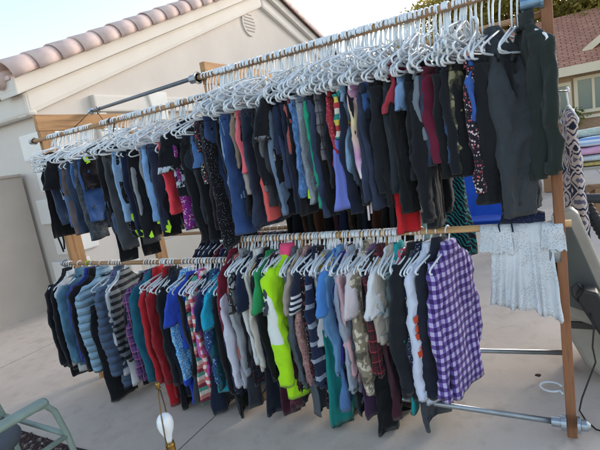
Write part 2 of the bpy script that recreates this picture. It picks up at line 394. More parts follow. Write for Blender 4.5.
# gravel bed beside the driveway, with its loose stones
gb = MB(); gxs = [-9, -3.0, -2.6, -2.2]
gb.add([(x, y, gz(x)+.005) for x in gxs for y in (-5, -.74+.02)], [(i*2, i*2+2, i*2+3, i*2+1) for i in range(3)])
tag(gb.build('gravel_bed', surf('gravel_soil', '#4a3834', .95, vscale=40, bscale=90, bstr=.6, bdist=.02, col2='#2c211f')), kind='structure')
pm = MB()
for i in range(2600):
    px = rng.uniform(-4.4, -2.2); py = rng.uniform(-1.75, -.73); s = rng.uniform(.008, .02)
    pm.cur = rng.choice([0, 0, 0, 1, 1, 2]); q = [rng.uniform(.6, 1.3)*s for _ in range(8)]; a = rng.uniform(0, 6.3); z = gz(px)+.004
    ca, sa = math.cos(a), math.sin(a); vs = []
    for k in range(5):
        an = k*1.2566; x, y = q[k]*math.cos(an), q[k]*math.sin(an)*.75; vs.append((px+x*ca-y*sa, py+x*sa+y*ca, z))
    for k in range(5):
        an = k*1.2566+.3; x, y = q[k]*.7*math.cos(an), q[k]*.6*math.sin(an); vs.append((px+x*ca-y*sa, py+x*sa+y*ca, z+s*rng.uniform(.5, .9)))
    vs.append((px, py, z+s*.95))
    pm.add(vs, [(k, (k+1) % 5, 5+(k+1) % 5, 5+k) for k in range(5)]+[(5+k, 5+(k+1) % 5, 10) for k in range(5)])
tag(pm.build('gravel', [surf('stone_a', '#5a4540', .9, bstr=0, rnd=False, vscale=30, col2='#3a2c2a'), surf('stone_b', '#7d6a64', .9, bstr=0, vscale=30), surf('stone_c', '#a59a92', .9, bstr=0, vscale=30)]), kind='stuff')

# ------------------------------------------------------------------ house on the left (gable end faces +X)
M_STUC = surf('stucco', '#d3cbc4', .92, var=.07, vscale=1.2, bscale=140, bstr=.35, bdist=.006)
M_TRIM = surf('trim_white', '#dad4cd', .85, var=.05, vscale=2, bscale=150, bstr=.25, bdist=.004)
M_QUO = surf('quoin_white', '#e6e4e0', .85, var=.05, vscale=3, bscale=150, bstr=.3, bdist=.004)
M_TILE = surf('roof_tile', '#dcc6bf', .85, var=.2, vscale=6, bscale=70, bstr=.3, bdist=.004, col2='#c7aea8')
M_DARK = surf('dark_gap', '#2b2725', .9, bstr=0)
CX, CY, GB = -6.04, 1.52, gz(-6)
PK = (7.84, 5.55); EV = (CY, 3.02); RE = (14.9, 3.28)
def zr(y, off=0):                                       # underside line of the rake
    return (EV[1]+(PK[1]-EV[1])*(y-EV[0])/(PK[0]-EV[0]) if y < PK[0] else PK[1]+(RE[1]-PK[1])*(y-PK[0])/(RE[0]-PK[0]))+off
house = empty('stucco_house', (CX, CY, GB), 0, 'beige stucco house with a tiled gable roof and white corner blocks', 'house')
def H(mb, nm, m, par=None, **k):
    o = mb.build(nm, m, None, **k); p = par or house; o.parent = p
    w = p.location if p == house else None
    o.matrix_parent_inverse = Matrix.Translation((-CX, -CY, -GB)) if p == house else Matrix.Identity(4)
    return o
wl = MB(); wl.prism([(CY, GB), (RE[0]-.3, GB), (RE[0]-.3, zr(RE[0]-.3, -.05)), (PK[0], PK[1]-.05), (CY, EV[1]-.05)], 'x', CX-9, CX); hw = H(wl, 'wall', M_STUC)
def rake(nm, lo, hi, x0, x1, m, bev):                   # bands that follow both slopes of the gable
    r = MB(); y0 = CY-(.295 if bev < .03 else .165)
    e0 = EV[1]-(CY-y0)*(PK[1]-EV[1])/(PK[0]-EV[0])
    r.prism([(y0, e0+lo), (PK[0], PK[1]+lo), (PK[0], PK[1]+hi), (y0, e0+hi)], 'x', x0, x1)
    r.prism([(PK[0], PK[1]+lo), (RE[0], RE[1]+lo), (RE[0], RE[1]+hi), (PK[0], PK[1]+hi)], 'x', x0, x1)
    return H(r, nm, m, bevel=bev, smooth=False)
rake('rake_moulding', -.42, -.10, CX-.2, CX+.10, M_TRIM, .07)
rake('rake_fascia', -.11, .10, CX-.2, CX+.20, M_TRIM, .02)
c1 = MB(); c1.box(CX-9, CX+.095, CY-.17, CY-.002, EV[1]-.47, EV[1]-.16); H(c1, 'eave_moulding', M_TRIM, bevel=.07, seg=4)
c2 = MB(); c2.box(CX-9, CX+.192, CY-.30, CY-.13, EV[1]-.165, EV[1]+.0); H(c2, 'eave_fascia', M_TRIM, bevel=.02)
rf = MB(); y0 = CY-.32; e0 = EV[1]-(.32)*(PK[1]-EV[1])/(PK[0]-EV[0])
rf.prism([(y0, e0+.101), (PK[0], PK[1]+.101), (PK[0], PK[1]+.15), (y0, e0+.15)], 'x', CX-9, CX+.16)
rf.prism([(PK[0], PK[1]+.101), (RE[0], RE[1]+.101), (RE[0], RE[1]+.15), (PK[0], PK[1]+.15)], 'x', CX-9, CX+.16)
roof = H(rf, 'roof', M_TILE)
# barrel tiles capping the rake edge, each overlapping the one below
rt = MB()
def barrel(p, q, r0, r1, n=12):
    p, q = Vector(p), Vector(q); t = (q-p).normalized(); a = Vector((1, 0, 0)); b = a.cross(t).normalized()
    if b.z < 0: b = -b
    vs = []
    for (c, r, s) in ((p, r0, 1), (q, r1, 1), (q, r1-.018, 0), (p, r0-.018, 0)):
        for k in range(n+1):
            an = R(-20+220*k/n); vs.append(c+a*(math.cos(an)*r)+b*(math.sin(an)*r*.95))
    m = n+1; fs = []
    for i in range(4): fs += [(i*m+k, i*m+k+1, ((i+1) % 4)*m+k+1, ((i+1) % 4)*m+k) for k in range(n)]
    fs += [(0, m, 2*m, 3*m), (n, m+n, 2*m+n, 3*m+n)]
    rt.add(vs, fs)
def run(ya, za, yb, zb_, n):
    for i in range(n):
        f0, f1 = i/n, (i+1.22)/n; j = rng.uniform(-.008, .008)
        barrel((CX+.12, ya+(yb-ya)*f0, za+(zb_-za)*f0+j), (CX+.12, ya+(yb-ya)*f1, za+(zb_-za)*f1+j+.015), .205, .165)
run(y0-.03, e0+.14, PK[0], PK[1]+.14, 18)
run(RE[0], RE[1]+.14, PK[0], PK[1]+.14, 20)
rto = H(rt, 'rake_tiles', M_TILE, smooth=True)
et = MB()                                               # open ends of the pan tiles along the front eave
for i in range(30):
    x = CX-.05-.27*i
    et.tube([(x, y0-.06, e0+.10), (x, y0+.4, e0+.29)], [.105, .10], 12)
H(et, 'eave_tiles', M_TILE, smooth=True)
for k in range(8):                                      # corner blocks, long and short, wrapping the corner
    ln = .45 if k % 2 == 0 else .25; z = 2.35-.462*k
    if z-.36 < GB: break
    q = MB(); q.prism([(CX-ln, CY-.05), (CX+.05, CY-.05), (CX+.05, CY+(.70-ln)), (CX-.01, CY+(.70-ln)), (CX-.01, CY+.01), (CX-ln, CY+.01)], 'z', max(z-.36, GB+.01), z)
    H(q, 'quoin', M_QUO, bevel=.022)
vt = MB(); vc = (7.23, 4.66); vt.tube([(CX-.02, vc[0], vc[1]), (CX+.035, vc[0], vc[1])], .285, 36); vent = H(vt, 'vent', M_STUC)
for k in range(6):
    z = vc[1]+.20-.075*k; hw_ = math.sqrt(max(.255**2-(z-vc[1])**2, .01))*.86
    s = MB(); s.box(CX+.0355, CX+.039, vc[0]-hw_, vc[0]+hw_, z-.013, z+.016); H(s, 'vent_slot', M_DARK)
    s = MB(); s.prism([(CX+.036, z-.012), (CX+.05, z+.018), (CX+.036, z+.028)], 'y', vc[0]-hw_, vc[0]+hw_); H(s, 'vent_louver', M_STUC)
wh = MB(); wh.box(CX-.02, CX+.10, 2.42, 8.6, 2.60, 2.86); H(wh, 'door_header', M_TRIM, bevel=.03)
wk = MB(); wk.prism([(3.55, 2.44), (3.85, 2.44), (3.93, 2.93), (3.47, 2.93)], 'x', CX+.0, CX+.14); H(wk, 'keystone', M_QUO, bevel=.02)
dj = MB(); dj.box(CX-.02, CX+.07, 2.42, 2.62, GB, 2.597); H(dj, 'door_jamb', M_TRIM, bevel=.02)
gd = MB()
for k in range(5): gd.box(CX-.02, CX+.015, 2.625, 8.6, GB+.01+.55*k, GB+.01+.55*k+.54)
H(gd, 'garage_door', surf('door_cream', '#c2bbb1', .7, var=.04), bevel=.012)

lw = MB(); lw.box(-6.87, -6.65, -4.5, CY-.06, gz(-6.7), 1.80)
pw = empty('stucco_garden_wall', (-6.76, 0, gz(-6.7)), 0, 'low beige stucco wall running out from the left house corner', 'wall')
pwo = lw.build('wall', surf('stucco_wall', '#bfb3a8', .93, var=.1, vscale=1.2, bscale=140, bstr=.4, bdist=.006), pw); pwo.matrix_parent_inverse = Matrix.Translation((6.76, 0, -gz(-6.7)))
cp = MB(); cp.box(-6.90, -6.62, -4.5, CY-.065, 1.8005, 1.84); o = cp.build('coping', surf('stucco_cap', '#b9aca1', .93, var=.1, bstr=.3), pw, bevel=.01); o.matrix_parent_inverse = Matrix.Translation((6.76, 0, -gz(-6.7)))

# ------------------------------------------------------------------ the clothes rack
def wood(name, col, col2, axis):
    m, nt, b = newmat(name); sc3 = {'x': (.6, 9, 9), 'y': (9, .6, 9), 'z': (9, 9, .6)}[axis]
    v = coords(nt, True, sc3); n = noise_(nt, v, 3.2, 6, .6); n2 = noise_(nt, v, 14, 4, .7); kn = noise_(nt, coords(nt, True), 5, 2)
    r = ramp(nt, [(.32, lin(col2)), (.5, lin(col)), (.7, tuple(x*1.12 for x in lin(col)[:3])+(1,))]); nt.links.new(n, r.inputs[0])
    c = mixc(nt, r.outputs[0], lin(col2), math_(nt, 'MULTIPLY', ramp_f(nt, n2, .5, .75), .6))
    c = mixc(nt, c, tuple(x*.35 for x in lin(col2)[:3])+(1,), ramp_f(nt, kn, .74, .82))
    nt.links.new(c, b.inputs['Base Color']); b.inputs['Roughness'].default_value = .75; bump(nt, b, n2, .25, .003); return m
W_POST = wood('pine_post', '#a57f58', '#7c5838', 'z'); W_BEAM = wood('pine_beam', '#ab8259', '#825f3f', 'y')
W_REDZ = wood('redwood_post', '#85583a', '#5f3b25', 'z'); W_ROD = wood('dowel', '#a8835f', '#7f5f43', 'x'); W_ROD2 = wood('dowel_pale', '#c9a272', '#a47c50', 'x')
M_STEEL = surf('galvanised', '#a9b1b8', .38, .85, var=.18, vscale=14, bscale=120, bstr=.12, bdist=.001)
M_PIPE = surf('grey_pipe', '#6d747c', .45, .6, var=.15, vscale=14, bstr=.08, bdist=.001)
M_WIRE = surf('dark_wire', '#2a2a2c', .5, .3, bstr=0)
rack = empty('clothes_rack', (-1.82, 0, gz(-1.82)), 0, 'long two tier wood and pipe clothes rack standing on the driveway', 'clothes rack')
RI = Matrix.Translation((1.82, 0, -gz(-1.82)))
def K(mb, nm, m, par=None, **k):
    o = mb.build(nm, m, **k); o.parent = par or rack
    if o.parent == rack: o.matrix_parent_inverse = RI
    return o
def frame(x0, x1, yr, top, w, mz, my):
    z0 = gz((x0+x1)/2)
    p = MB(); p.box(x0, x1, .035, .035+w, z0, top-w-.002); K(p, 'post', mz, bevel=.004)
    p = MB(); p.box(x0, x1, yr-w, yr, z0, top-w-.002); K(p, 'post', mz, bevel=.004)
    p = MB(); p.box(x0+.001, x1-.001, .03, yr+.03, top-w, top); K(p, 'beam', my, bevel=.004)
    p = MB(); p.box(x0+.004, x1-.004, .035+w+.002, yr-w-.002, .42, .42+w*.8); K(p, 'crossbar', my, bevel=.004)
frame(-3.69, -3.65, 1.10, 2.17, .135, W_POST, W_BEAM)
frame(-1.86, -1.82, 1.05, 2.17, .135, W_POST, W_BEAM)
# right end frame: a slim redwood 2x4 leaning into view
p = MB(); p.box(-.012, .03, -.038, .052, .0, 2.46); K(p, 'post', W_REDZ, bevel=.004)
p = MB(); p.box(-.005, .036, .62, .71, .0, 2.46); K(p, 'post', W_POST, bevel=.004)
p = MB(); p.box(-.011, .031, -.038, .71, 2.462, 2.55); K(p, 'beam', W_BEAM, bevel=.004)
# wooden rails (upper / lower, two bays)
def rod(x0, x1, y, z0, z1, m, nm='rail'):
    r = MB(); n = 9; pts = [(x0+(x1-x0)*i/n, y+.002*math.sin(i*1.7), z0+(z1-z0)*i/n-.004*math.sin(math.pi*i/n)) for i in range(n+1)]
    r.tube(pts, .0165, 14); return K(r, nm, m, smooth=True)
rod(-3.72, -1.80, 0, 1.962, 1.958, W_ROD); rod(-1.86, .003, 0, 2.078, 2.068, W_ROD)
rod(-3.72, -1.80, 0, .906, .904, W_ROD); rod(-1.86, .055, 0, 1.042, 1.044, W_ROD2)
rod(-3.68, -1.80, 1.00, 1.962, 1.958, W_ROD); rod(-1.86, .0, .70, 2.07, 2.06, W_ROD)
rod(-3.68, -1.80, 1.00, .906, .904, W_ROD)
# rail brackets
def sock(x0, x1, y, z, r=.026):
    s = MB(); s.tube([(x0, y, z), (x1, y, z)], r, 16); s.tube([(x1-.006, y, z), (x1, y, z)], r*1.45, 16); return K(s, 'rail_bracket', M_STEEL, smooth=False)
sock(-3.745, -3.70, 0, 1.962, .022); sock(-3.745, -3.70, 0, .906, .022); sock(-1.92, -1.862, 0, 2.078); sock(-1.92, -1.864, 0, 1.042)
sb = MB(); sb.box(-.018, -.0125, -.045, .03, 1.0, 1.09); K(sb, 'bracket_plate', M_STEEL, bevel=.002)
sb = MB(); sb.tube([(-.016, -.02, .88), (-.016, -.02, .965)], .03, 18); K(sb, 'pipe_clamp', M_STEEL, smooth=True)
sb = MB(); sb.tube([(-.085, -.03, 1.985), (.0, -.03, 1.985)], .024, 18); sb.tube([(-.012, -.03, 1.985), (.0, -.03, 1.985)], .036, 18); K(sb, 'pipe_flange', surf('blue_steel', '#7f9fb8', .4, .7, var=.2, vscale=20), smooth=False)
# floor pipes with end fittings
fp = MB(); fp.tube([(-3.6, .04, .04), (-1.8, -.01, .07), (-.05, -.065, .095)], .014, 14); K(fp, 'floor_pipe', M_STEEL, smooth=True)
fp = MB(); fp.tube([(-3.6, .64, gz(-3.6)+.10), (-1.8, .64, gz(-1.8)+.10), (.02, .64, .098)], .0155, 14); K(fp, 'floor_pipe', M_STEEL, smooth=True)
ff = MB(); ff.tube([(-.075, -.065, .095), (-.02, -.065, .095)], .024, 18); ff.tube([(-.035, -.065, .095), (-.012, -.065, .095)], .036, 18)
K(ff, 'pipe_fitting', M_STEEL, smooth=False, bevel=.003)
ff = MB(); ff.tube([(.030, -.065, .095), (.045, -.065, .095)], .038, 18); ff.tube([(.045, -.065, .095), (.068, -.065, .095), (.084, -.065, .095)], [.027, .026, .014], 18); K(ff, 'pipe_end_cap', M_STEEL, smooth=False, bevel=.003)
# grey steel brace across the left bay, with its ball end, bracket and twisted wire
br = MB(); A, B = Vector((-3.60, .53, 2.185)), Vector((-1.868, .06, 2.10)); br.tube([A, B], .0135, 14); brace = K(br, 'brace_pipe', M_PIPE, smooth=True)
bl = MB(); bl.lathe([(.004, -.03), (.02, -.024), (.03, -.008), (.03, .008), (.02, .024), (.004, .03)], A, 16); K(bl, 'ball_end', surf('ball_white', '#b9c3cb', .35, .3, bstr=0), smooth=True)
bp = MB(); bp.box(-3.648, -3.60, .26, .40, 2.01, 2.03); bp.box(-3.648, -3.62, .26, .28, 1.93, 2.009); K(bp, 'angle_bracket', M_STEEL, bevel=.002)
bp = MB(); bp.box(-3.648, -3.60, .62, .80, 2.01, 2.03); bp.box(-3.648, -3.62, .78, .80, 1.93, 2.009); K(bp, 'angle_bracket', M_STEEL, bevel=.002)
wr = MB(); wr.tube([(-3.57, .51, 2.19), (-3.60, .40, 2.10), (-3.60, .30, 2.035)], .0035, 5); wr.tube([(-3.50, .50, 2.18), (-3.56, .60, 2.10), (-3.60, .68, 2.035)], .0035, 5); wr.tube([(-3.6, .30, 2.033), (-3.58, .5, 2.04), (-3.6, .78, 2.033)], .003, 5)
wr.tube([(-3.45, .47, 2.20), (-3.44, .50, 2.15), (-3.43, .45, 2.13), (-3.40, .47, 2.19)], .0035, 5); K(wr, 'tie_wire', M_WIRE, smooth=True)

# ------------------------------------------------------------------ things around the rack
def place_parts(root):                                   # parts are written in world space
    return Matrix.Translation(-root.location)
def PT(mb, nm, m, root, par=None, **k):
    o = mb.build(nm, m, **k); o.parent = par or root
    o.matrix_parent_inverse = place_parts(root) if par is None else Matrix.Identity(4)
    return o
# patio chair standing on the gravel
gx = gz(-2.4)
ch = empty('patio_chair', (-2.40, -1.45, gx), 0, 'pale green metal patio chair with a round dark cushion on gravel', 'chair')
M_GRN = surf('chair_paint', '#8fa096', .5, .1, var=.12, vscale=12, bscale=90, bstr=.1, bdist=.001)
for x in (-2.10, -2.68):
    a = MB(); a.tube([(x, -1.72, .605), (x, -1.5, .603), (x, -1.235, .60), (x, -1.222, .60)], [.034, .034, .034, .028], 14, flat=.62); PT(a, 'arm', M_GRN, ch, smooth=True)
    l = MB(); l.tube([(x, -1.27, .588), (x-.0, -1.225, .578), (x-.0, -1.195, .53), (x, -1.17, .40), (x, -1.15, .2), (x, -1.13, gx)], .014, 12); PT(l, 'leg', M_GRN, ch, smooth=True)
    l = MB(); l.tube([(x, -1.70, .595), (x, -1.72, .4), (x, -1.76, gx)], .014, 12); PT(l, 'leg', M_GRN, ch, smooth=True)
s = MB(); s.tube([(-2.10, -1.165, .385), (-2.68, -1.165, .385)], .013, 10); s.tube([(-2.10, -1.72, .385), (-2.68, -1.72, .385)], .013, 10)
s.tube([(-2.10, -1.165, .385), (-2.10, -1.72, .385)], .013, 10); s.tube([(-2.68, -1.165, .385), (-2.68, -1.72, .385)], .013, 10); PT(s, 'seat_frame', M_GRN, ch, smooth=True)
s = MB(); s.lathe([(.05, -.03), (.19, -.03), (.213, -.015), (.216, .003), (.205, .02), (.17, .028), (.02, .03)], (-2.425, -1.445, .425), 40); PT(s, 'seat', surf('seat_dark', '#4f565d', .6, var=.15, vscale=8, bscale=300, bstr=.25, bdist=.001), ch, smooth=True)
s = MB(); s.tube([(-2.10, -1.72, .6), (-2.12, -1.80, .95), (-2.39, -1.83, 1.02), (-2.66, -1.80, .95), (-2.68, -1.72, .6)], .014, 12); PT(s, 'backrest', M_GRN, ch, smooth=True)

# table lamp without its shade, standing on the concrete
lp = empty('table_lamp', (-1.42, -1.14, gz(-1.42)), 0, 'shadeless brass lamp with a white bulb inside its wire harp', 'lamp')
lx, ly, lz = -1.42, -1.14, gz(-1.42)
M_BRASS = surf('brass', '#a98445', .35, .9, var=.2, vscale=20, bstr=.05)
s = MB(); s.lathe([(.085, 0), (.09, .012), (.05, .03), (.022, .06), (.03, .12), (.055, .2), (.06, .27), (.035, .36), (.016, .42), (.014, .50)], (lx, ly, lz), 28); PT(s, 'base', surf('lamp_ceramic', '#d7cdb8', .3, var=.08, bstr=0), lp, smooth=True)
s = MB(); s.lathe([(.012, .501), (.024, .505), (.024, .515), (.017, .52), (.019, .56), (.017, .575)], (lx, ly, lz), 20); PT(s, 'socket', M_BRASS, lp, smooth=True)
s = MB(); s.lathe([(.012, .576), (.014, .59), (.017, .605), (.028, .63), (.0335, .655), (.031, .678), (.022, .694), (.008, .702)], (lx, ly, lz), 24)
bm_, nt_, b_ = newmat('bulb_glass'); b_.inputs['Base Color'].default_value = (.82, .84, .86, 1); b_.inputs['Roughness'].default_value = .18; b_.inputs['Subsurface Weight'].default_value = .3; b_.inputs['Subsurface Radius'].default_value = (.02, .02, .02)
PT(s, 'bulb', bm_, lp, smooth=True)
ha = R(128); hx, hy = math.cos(ha), math.sin(ha)
def hp(d, z): return (lx+d*hx-.03*max(0, (z-.6)/.2), ly+d*hy+.03*max(0, (z-.6)/.2), lz+z)
s = MB(); s.tube([hp(-.022, .515), hp(-.045, .55), hp(-.052, .62), hp(-.045, .70), hp(-.022, .775), hp(0, .79), hp(.022, .775), hp(.045, .70), hp(.052, .62), hp(.045, .55), hp(.022, .515)], .0028, 7); PT(s, 'harp', surf('old_brass', '#7d6544', .45, .8, var=.2, bstr=0), lp, smooth=True)
t = hp(0, .79); s = MB(); s.lathe([(.004, 0), (.011, .004), (.006, .012), (.011, .02), (.006, .03)], t, 12); PT(s, 'finial', M_BRASS, lp, smooth=True)

# white lace blouse folded over the end of the lower rail
bl = empty('lace_blouse', (-.16, 0, 1.06), 0, 'white lace blouse draped over the bare end of the lower rail', 'blouse')
M_LACE = fabric('lace:#e4e6ea:#c3c8ce')
def drape(x0, x1, zf, zb_, seed, yoff=0.0, nx=44, fold=.018):
    mb = MB(); vs = []; rows = []
    for j in range(15): rows.append((-.026-.010*(1-j/14), zf+(1.035-zf)*j/14))
    for k in range(1, 7): a = math.pi-math.pi*k/7; rows.append((.024*math.cos(a), 1.037+.024*math.sin(a)))
    for j in range(10): rows.append((.026+.008*j/9, 1.035-(1.035-zb_)*j/9))
    n = len(rows)
    for j, (y, z) in enumerate(rows):
        dn = max(0, (1.035-z)/.45)
        for i in range(nx+1):
            u = i/nx; x = x0+(x1-x0)*u; x += (u-.5)*.04*dn*2*(1 if y < 0 else .3)
            q = fold*dn**.7*(math.sin(u*19+seed)+.6*math.sin(u*41+seed*2+dn*2)); zz = z+(noise.noise(Vector((u*6, seed, 1)))*.05*dn if j < 13 else 0)
            if j < 15: zz -= dn*.07*(u-.3)
            vs.append((x+noise.noise(Vector((u*4, z*9, seed)))*.012*dn, y+yoff-(abs(q)+q*.3 if y < 0 else -abs(q))+noise.noise(Vector((x*22, z*18, seed)))*.010+noise.noise(Vector((x*45, z*40, seed)))*.005, zz))
    mb.add(vs, [(j*(nx+1)+i, j*(nx+1)+i+1, (j+1)*(nx+1)+i+1, (j+1)*(nx+1)+i) for j in range(n-1) for i in range(nx)])
    return mb
def solid(o, t=.003):
    md = o.modifiers.new('thickness', 'SOLIDIFY'); md.thickness = t; return o
solid(PT(drape(-.265, -.030, .66, .80, 2.0, -.012, 60, .026), 'body', M_LACE, bl, smooth=True))
solid(PT(drape(-.318, -.185, .935, .97, 5.0, -.018, 26, .026), 'sleeve', M_LACE, bl, smooth=True))
solid(PT(drape(-.062, .022, .945, .98, 8.0, -.022, 18, .02), 'sleeve', M_LACE, bl, smooth=True))
nb = empty('navy_lace_top', (-.14, 0, 1.08), 0, 'small navy lace top bunched over the rail above the white blouse', 'top')
s = MB(); vs = []
for i in range(9):
    f = i/8; 
    for k in range(12):
        a = 2*math.pi*k/12; r = .026+.016*math.sin(f*math.pi)+noise.noise(Vector((f*7, k*.7, 3)))*.014
        vs.append((-.225+.18*f, .004+r*.9*math.cos(a), 1.083+r*.8*math.sin(a)))
s.add(vs, [(i*12+k, i*12+(k+1) % 12, (i+1)*12+(k+1) % 12, (i+1)*12+k) for i in range(8) for k in range(12)]+[tuple(range(12)), tuple(range(96, 108))])
PT(s, 'body', fabric('dot:#1b2240:#6b7aa0'), nb, smooth=True)
s = MB(); s.tube([(-.22, -.03, 1.09), (-.236, -.04, 1.06), (-.232, -.045, 1.03)], .004, 5); s.tube([(-.19, -.03, 1.10), (-.18, -.045, 1.06), (-.176, -.06, 1.03)], .004, 5); PT(s, 'strap', fabric('sol:#1b2240'), nb, smooth=True)
# black strap of cloth hanging behind the blouse by the post
bs = MB(); bs.prism([(-.036, 1.03), (-.004, 1.03), (-.006, .80), (-.03, .79)], 'y', -.018, -.006); tag(bs.build('scarf', fabric('sol:#15161a'), bevel=.003), 'narrow black scarf hanging between the lace blouse and the post', 'scarf')

# patterned dress on a white hanger behind the right post
ik = empty('patterned_dress', (.10, .86, 1.62), R(12), 'long navy and cream diamond patterned dress hanging behind the right post', 'dress')
mi, nti, bi = newmat('ikat'); vi = coords(nti); sp = nti.nodes.new('ShaderNodeSeparateXYZ'); nti.links.new(vi, sp.inputs[0])
jit = math_(nti, 'MULTIPLY', math_(nti, 'SUBTRACT', noise_(nti, vi, 60, 3), .5), .28)
def tri(co, per): return math_(nti, 'ABSOLUTE', math_(nti, 'SUBTRACT', math_(nti, 'MULTIPLY', math_(nti, 'FRACT', math_(nti, 'MULTIPLY', math_(nti, 'ADD', co, 50.0), 1/per)), 2.0), 1.0))
dd = math_(nti, 'ADD', math_(nti, 'ADD', tri(math_(nti, 'ADD', sp.outputs[1], sp.outputs[0]), .085), tri(sp.outputs[2], .125)), jit)
rr = ramp(nti, [(0, lin('#d2c8c4')), (.16, lin('#232a46')), (.42, lin('#cfc3bd')), (.56, lin('#2a3050')), (.66, lin('#cdbfb9')), (.86, lin('#6a6a80'))], 'CONSTANT')
nti.links.new(math_(nti, 'MULTIPLY', dd, .5), rr.inputs[0]); nti.links.new(rr.outputs[0], bi.inputs['Base Color']); bi.inputs['Roughness'].default_value = .9
sd_ = sheet(lerp_rows([(0, 0, -.09, .05, .02, 0), (.06, 0, -.13, .12, .022, 0), (.25, 0, -.28, .12, .024, 0), (1, 0, -.93, .13, .03, .01)], 26), 4.4, m=26, fold=.014, freq=24)
sd_.build('body', mi, ik, smooth=True)
M_WHITE = surf('hanger_white', '#dfe5ea', .35, var=.05, vscale=20, bstr=0)
hk = bpy.data.objects.new('clothes_hanger', hanger_mesh('clothes_hanger', M_WHITE, .006, .17)); COL.objects.link(hk); hk.location = (.10, .86, 1.635); hk.rotation_euler = (0, 0, R(12))
tag(hk, 'white hanger holding the diamond patterned dress', 'hanger')
sh = MB(); sh.tube([(.02, .70, 1.640), (.10, .875, 1.637)], .005, 8); K(sh, 'side_peg', M_WIRE, smooth=True)

# cream machine with a dark panel, black bag and cable, right of the post
mc = empty('cream_appliance', (.25, .6, 0), 0, 'cream plastic appliance with a dark grey panel leaning behind the post', 'appliance')
M_CREAM = surf('cream_plastic', '#a29c90', .45, var=.1, vscale=4, bscale=60, bstr=.05, col2='#88827a')
lean = lambda x, z: (x, z)
ys0 = .46
s = MB(); s.prism([(-.02, .98), (.075, 1.02), (.105, .985), (.30, .36), (.27, .31), (-.02, .42)], 'y', ys0, ys0+.10); PT(s, 'bezel', M_CREAM, mc, bevel=.018, seg=3)
s = MB(); s.prism([(-.01, .90), (.065, .935), (.225, .44), (.20, .405), (-.01, .49)], 'y', ys0-.004, ys0+.02); PT(s, 'panel', surf('grey_panel', '#4d5250', .35, .0, var=.1, vscale=5, bstr=.05), mc, bevel=.006)
s = MB(); s.prism([(-.06, .44), (.02, .50), (.10, .46), (.46, .42), (.52, .2), (.50, .05), (.34, 0.015), (.18, .02), (.10, .10), (.035, .25)], 'y', ys0+.03, ys0+.50); PT(s, 'housing', M_CREAM, mc, bevel=.05, seg=4)
s = MB(); s.box(.03, .16, ys0+.015, ys0+.04, .33, .37); PT(s, 'gap_shade', surf('gap_shade_dark', '#3b3833', .7, bstr=0), mc, bevel=.006)  # dark strip standing in for the shade in the gap below the bezel
bg = MB(); bg.prism([(.065, .57), (.10, .625), (.16, .61), (.33, .30), (.34, .16), (.28, .16), (.20, .30)], 'y', .30, .40)
bgr = empty('black_case', (.2, .35, .15), 0, 'slim black case with a cable leaning on the cream appliance', 'case'); PT(bg, 'body', surf('case_black', '#1d1f23', .42, var=.2, vscale=30, bscale=260, bstr=.4, bdist=.002), bgr, bevel=.015, seg=3)
s = MB(); s.tube([(.10, .34, .61), (.075, .30, .66), (.05, .29, .64), (.052, .29, .60), (.075, .30, .56)], .005, 7); PT(s, 'handle', M_WIRE, bgr, smooth=True)
cb = MB(); cb.tube([(.125, .295, .50), (.135, .28, .42), (.125, .27, .33), (.135, .26, .25), (.10, .25, .15), (.065, .22, .06), (.05, .19, .008), (.07, .12, .006), (.11, .05, .006), (.17, .03, .006), (.26, .06, .006)], .0042, 7)
tag(cb.build('power_cable', M_WIRE, smooth=True), 'thin black cable trailing from the black case onto the concrete', 'cable')
ex_ = empty('exercise_machine', (.35, 1.0, 0), 0, 'dark grey exercise machine with a padded arm and ribbed column', 'exercise machine')
M_PAD = surf('pad_grey', '#33373b', .6, var=.1, vscale=6, bscale=200, bstr=.2, bdist=.001)
s = MB(); s.tube([(.10, .80, 1.005), (.14, .80, 1.01), (.24, .80, 1.0), (.42, .80, .985)], [.022, .034, .04, .045], 16, flat=.75); PT(s, 'arm', M_PAD, ex_, smooth=True)
rb = MB(); pts = []; rs = []
for i in range(40): f = i/39; pts.append((.16+.22*f, .82, .965-.50*f)); rs.append(.030+.006*(i % 2))
rb.tube(pts, rs, 14); PT(rb, 'ribbed_column', surf('rubber_black', '#24262a', .7, bstr=0), ex_, smooth=False)
s = MB(); s.tube([(.21, .78, .58), (.30, .78, .56)], .011, 10); s.tube([(.20, .78, .61), (.22, .78, .54)], .012, 10); PT(s, 'lever', M_WIRE, ex_, smooth=True)
s = MB(); s.box(.36, .50, .74, .90, .0, .50); PT(s, 'base', M_PAD, ex_, bevel=.02)
# hook lying on the concrete
hr_ = MB(); hr_.tube([(-.075+.055*math.cos(R(a))*1.0, .39+.05*math.sin(R(a)), .007) for a in range(20, 330, 20)]+[(-.02, .33, .007)], .0055, 8)
tag(hr_.build('plastic_hook', M_WHITE, smooth=True), 'loose white plastic hook lying on the concrete near the post', 'hook')
lf = MB(); lf.prism([(-.16, .50), (-.145, .515), (-.125, .51), (-.135, .49)], 'z', .001, .012); tag(lf.build('dry_leaf', surf('leaf_brown', '#3e2f24', .9, bstr=0), bevel=.003), 'tiny dry brown leaf lying on the concrete behind the pipe', 'leaf')

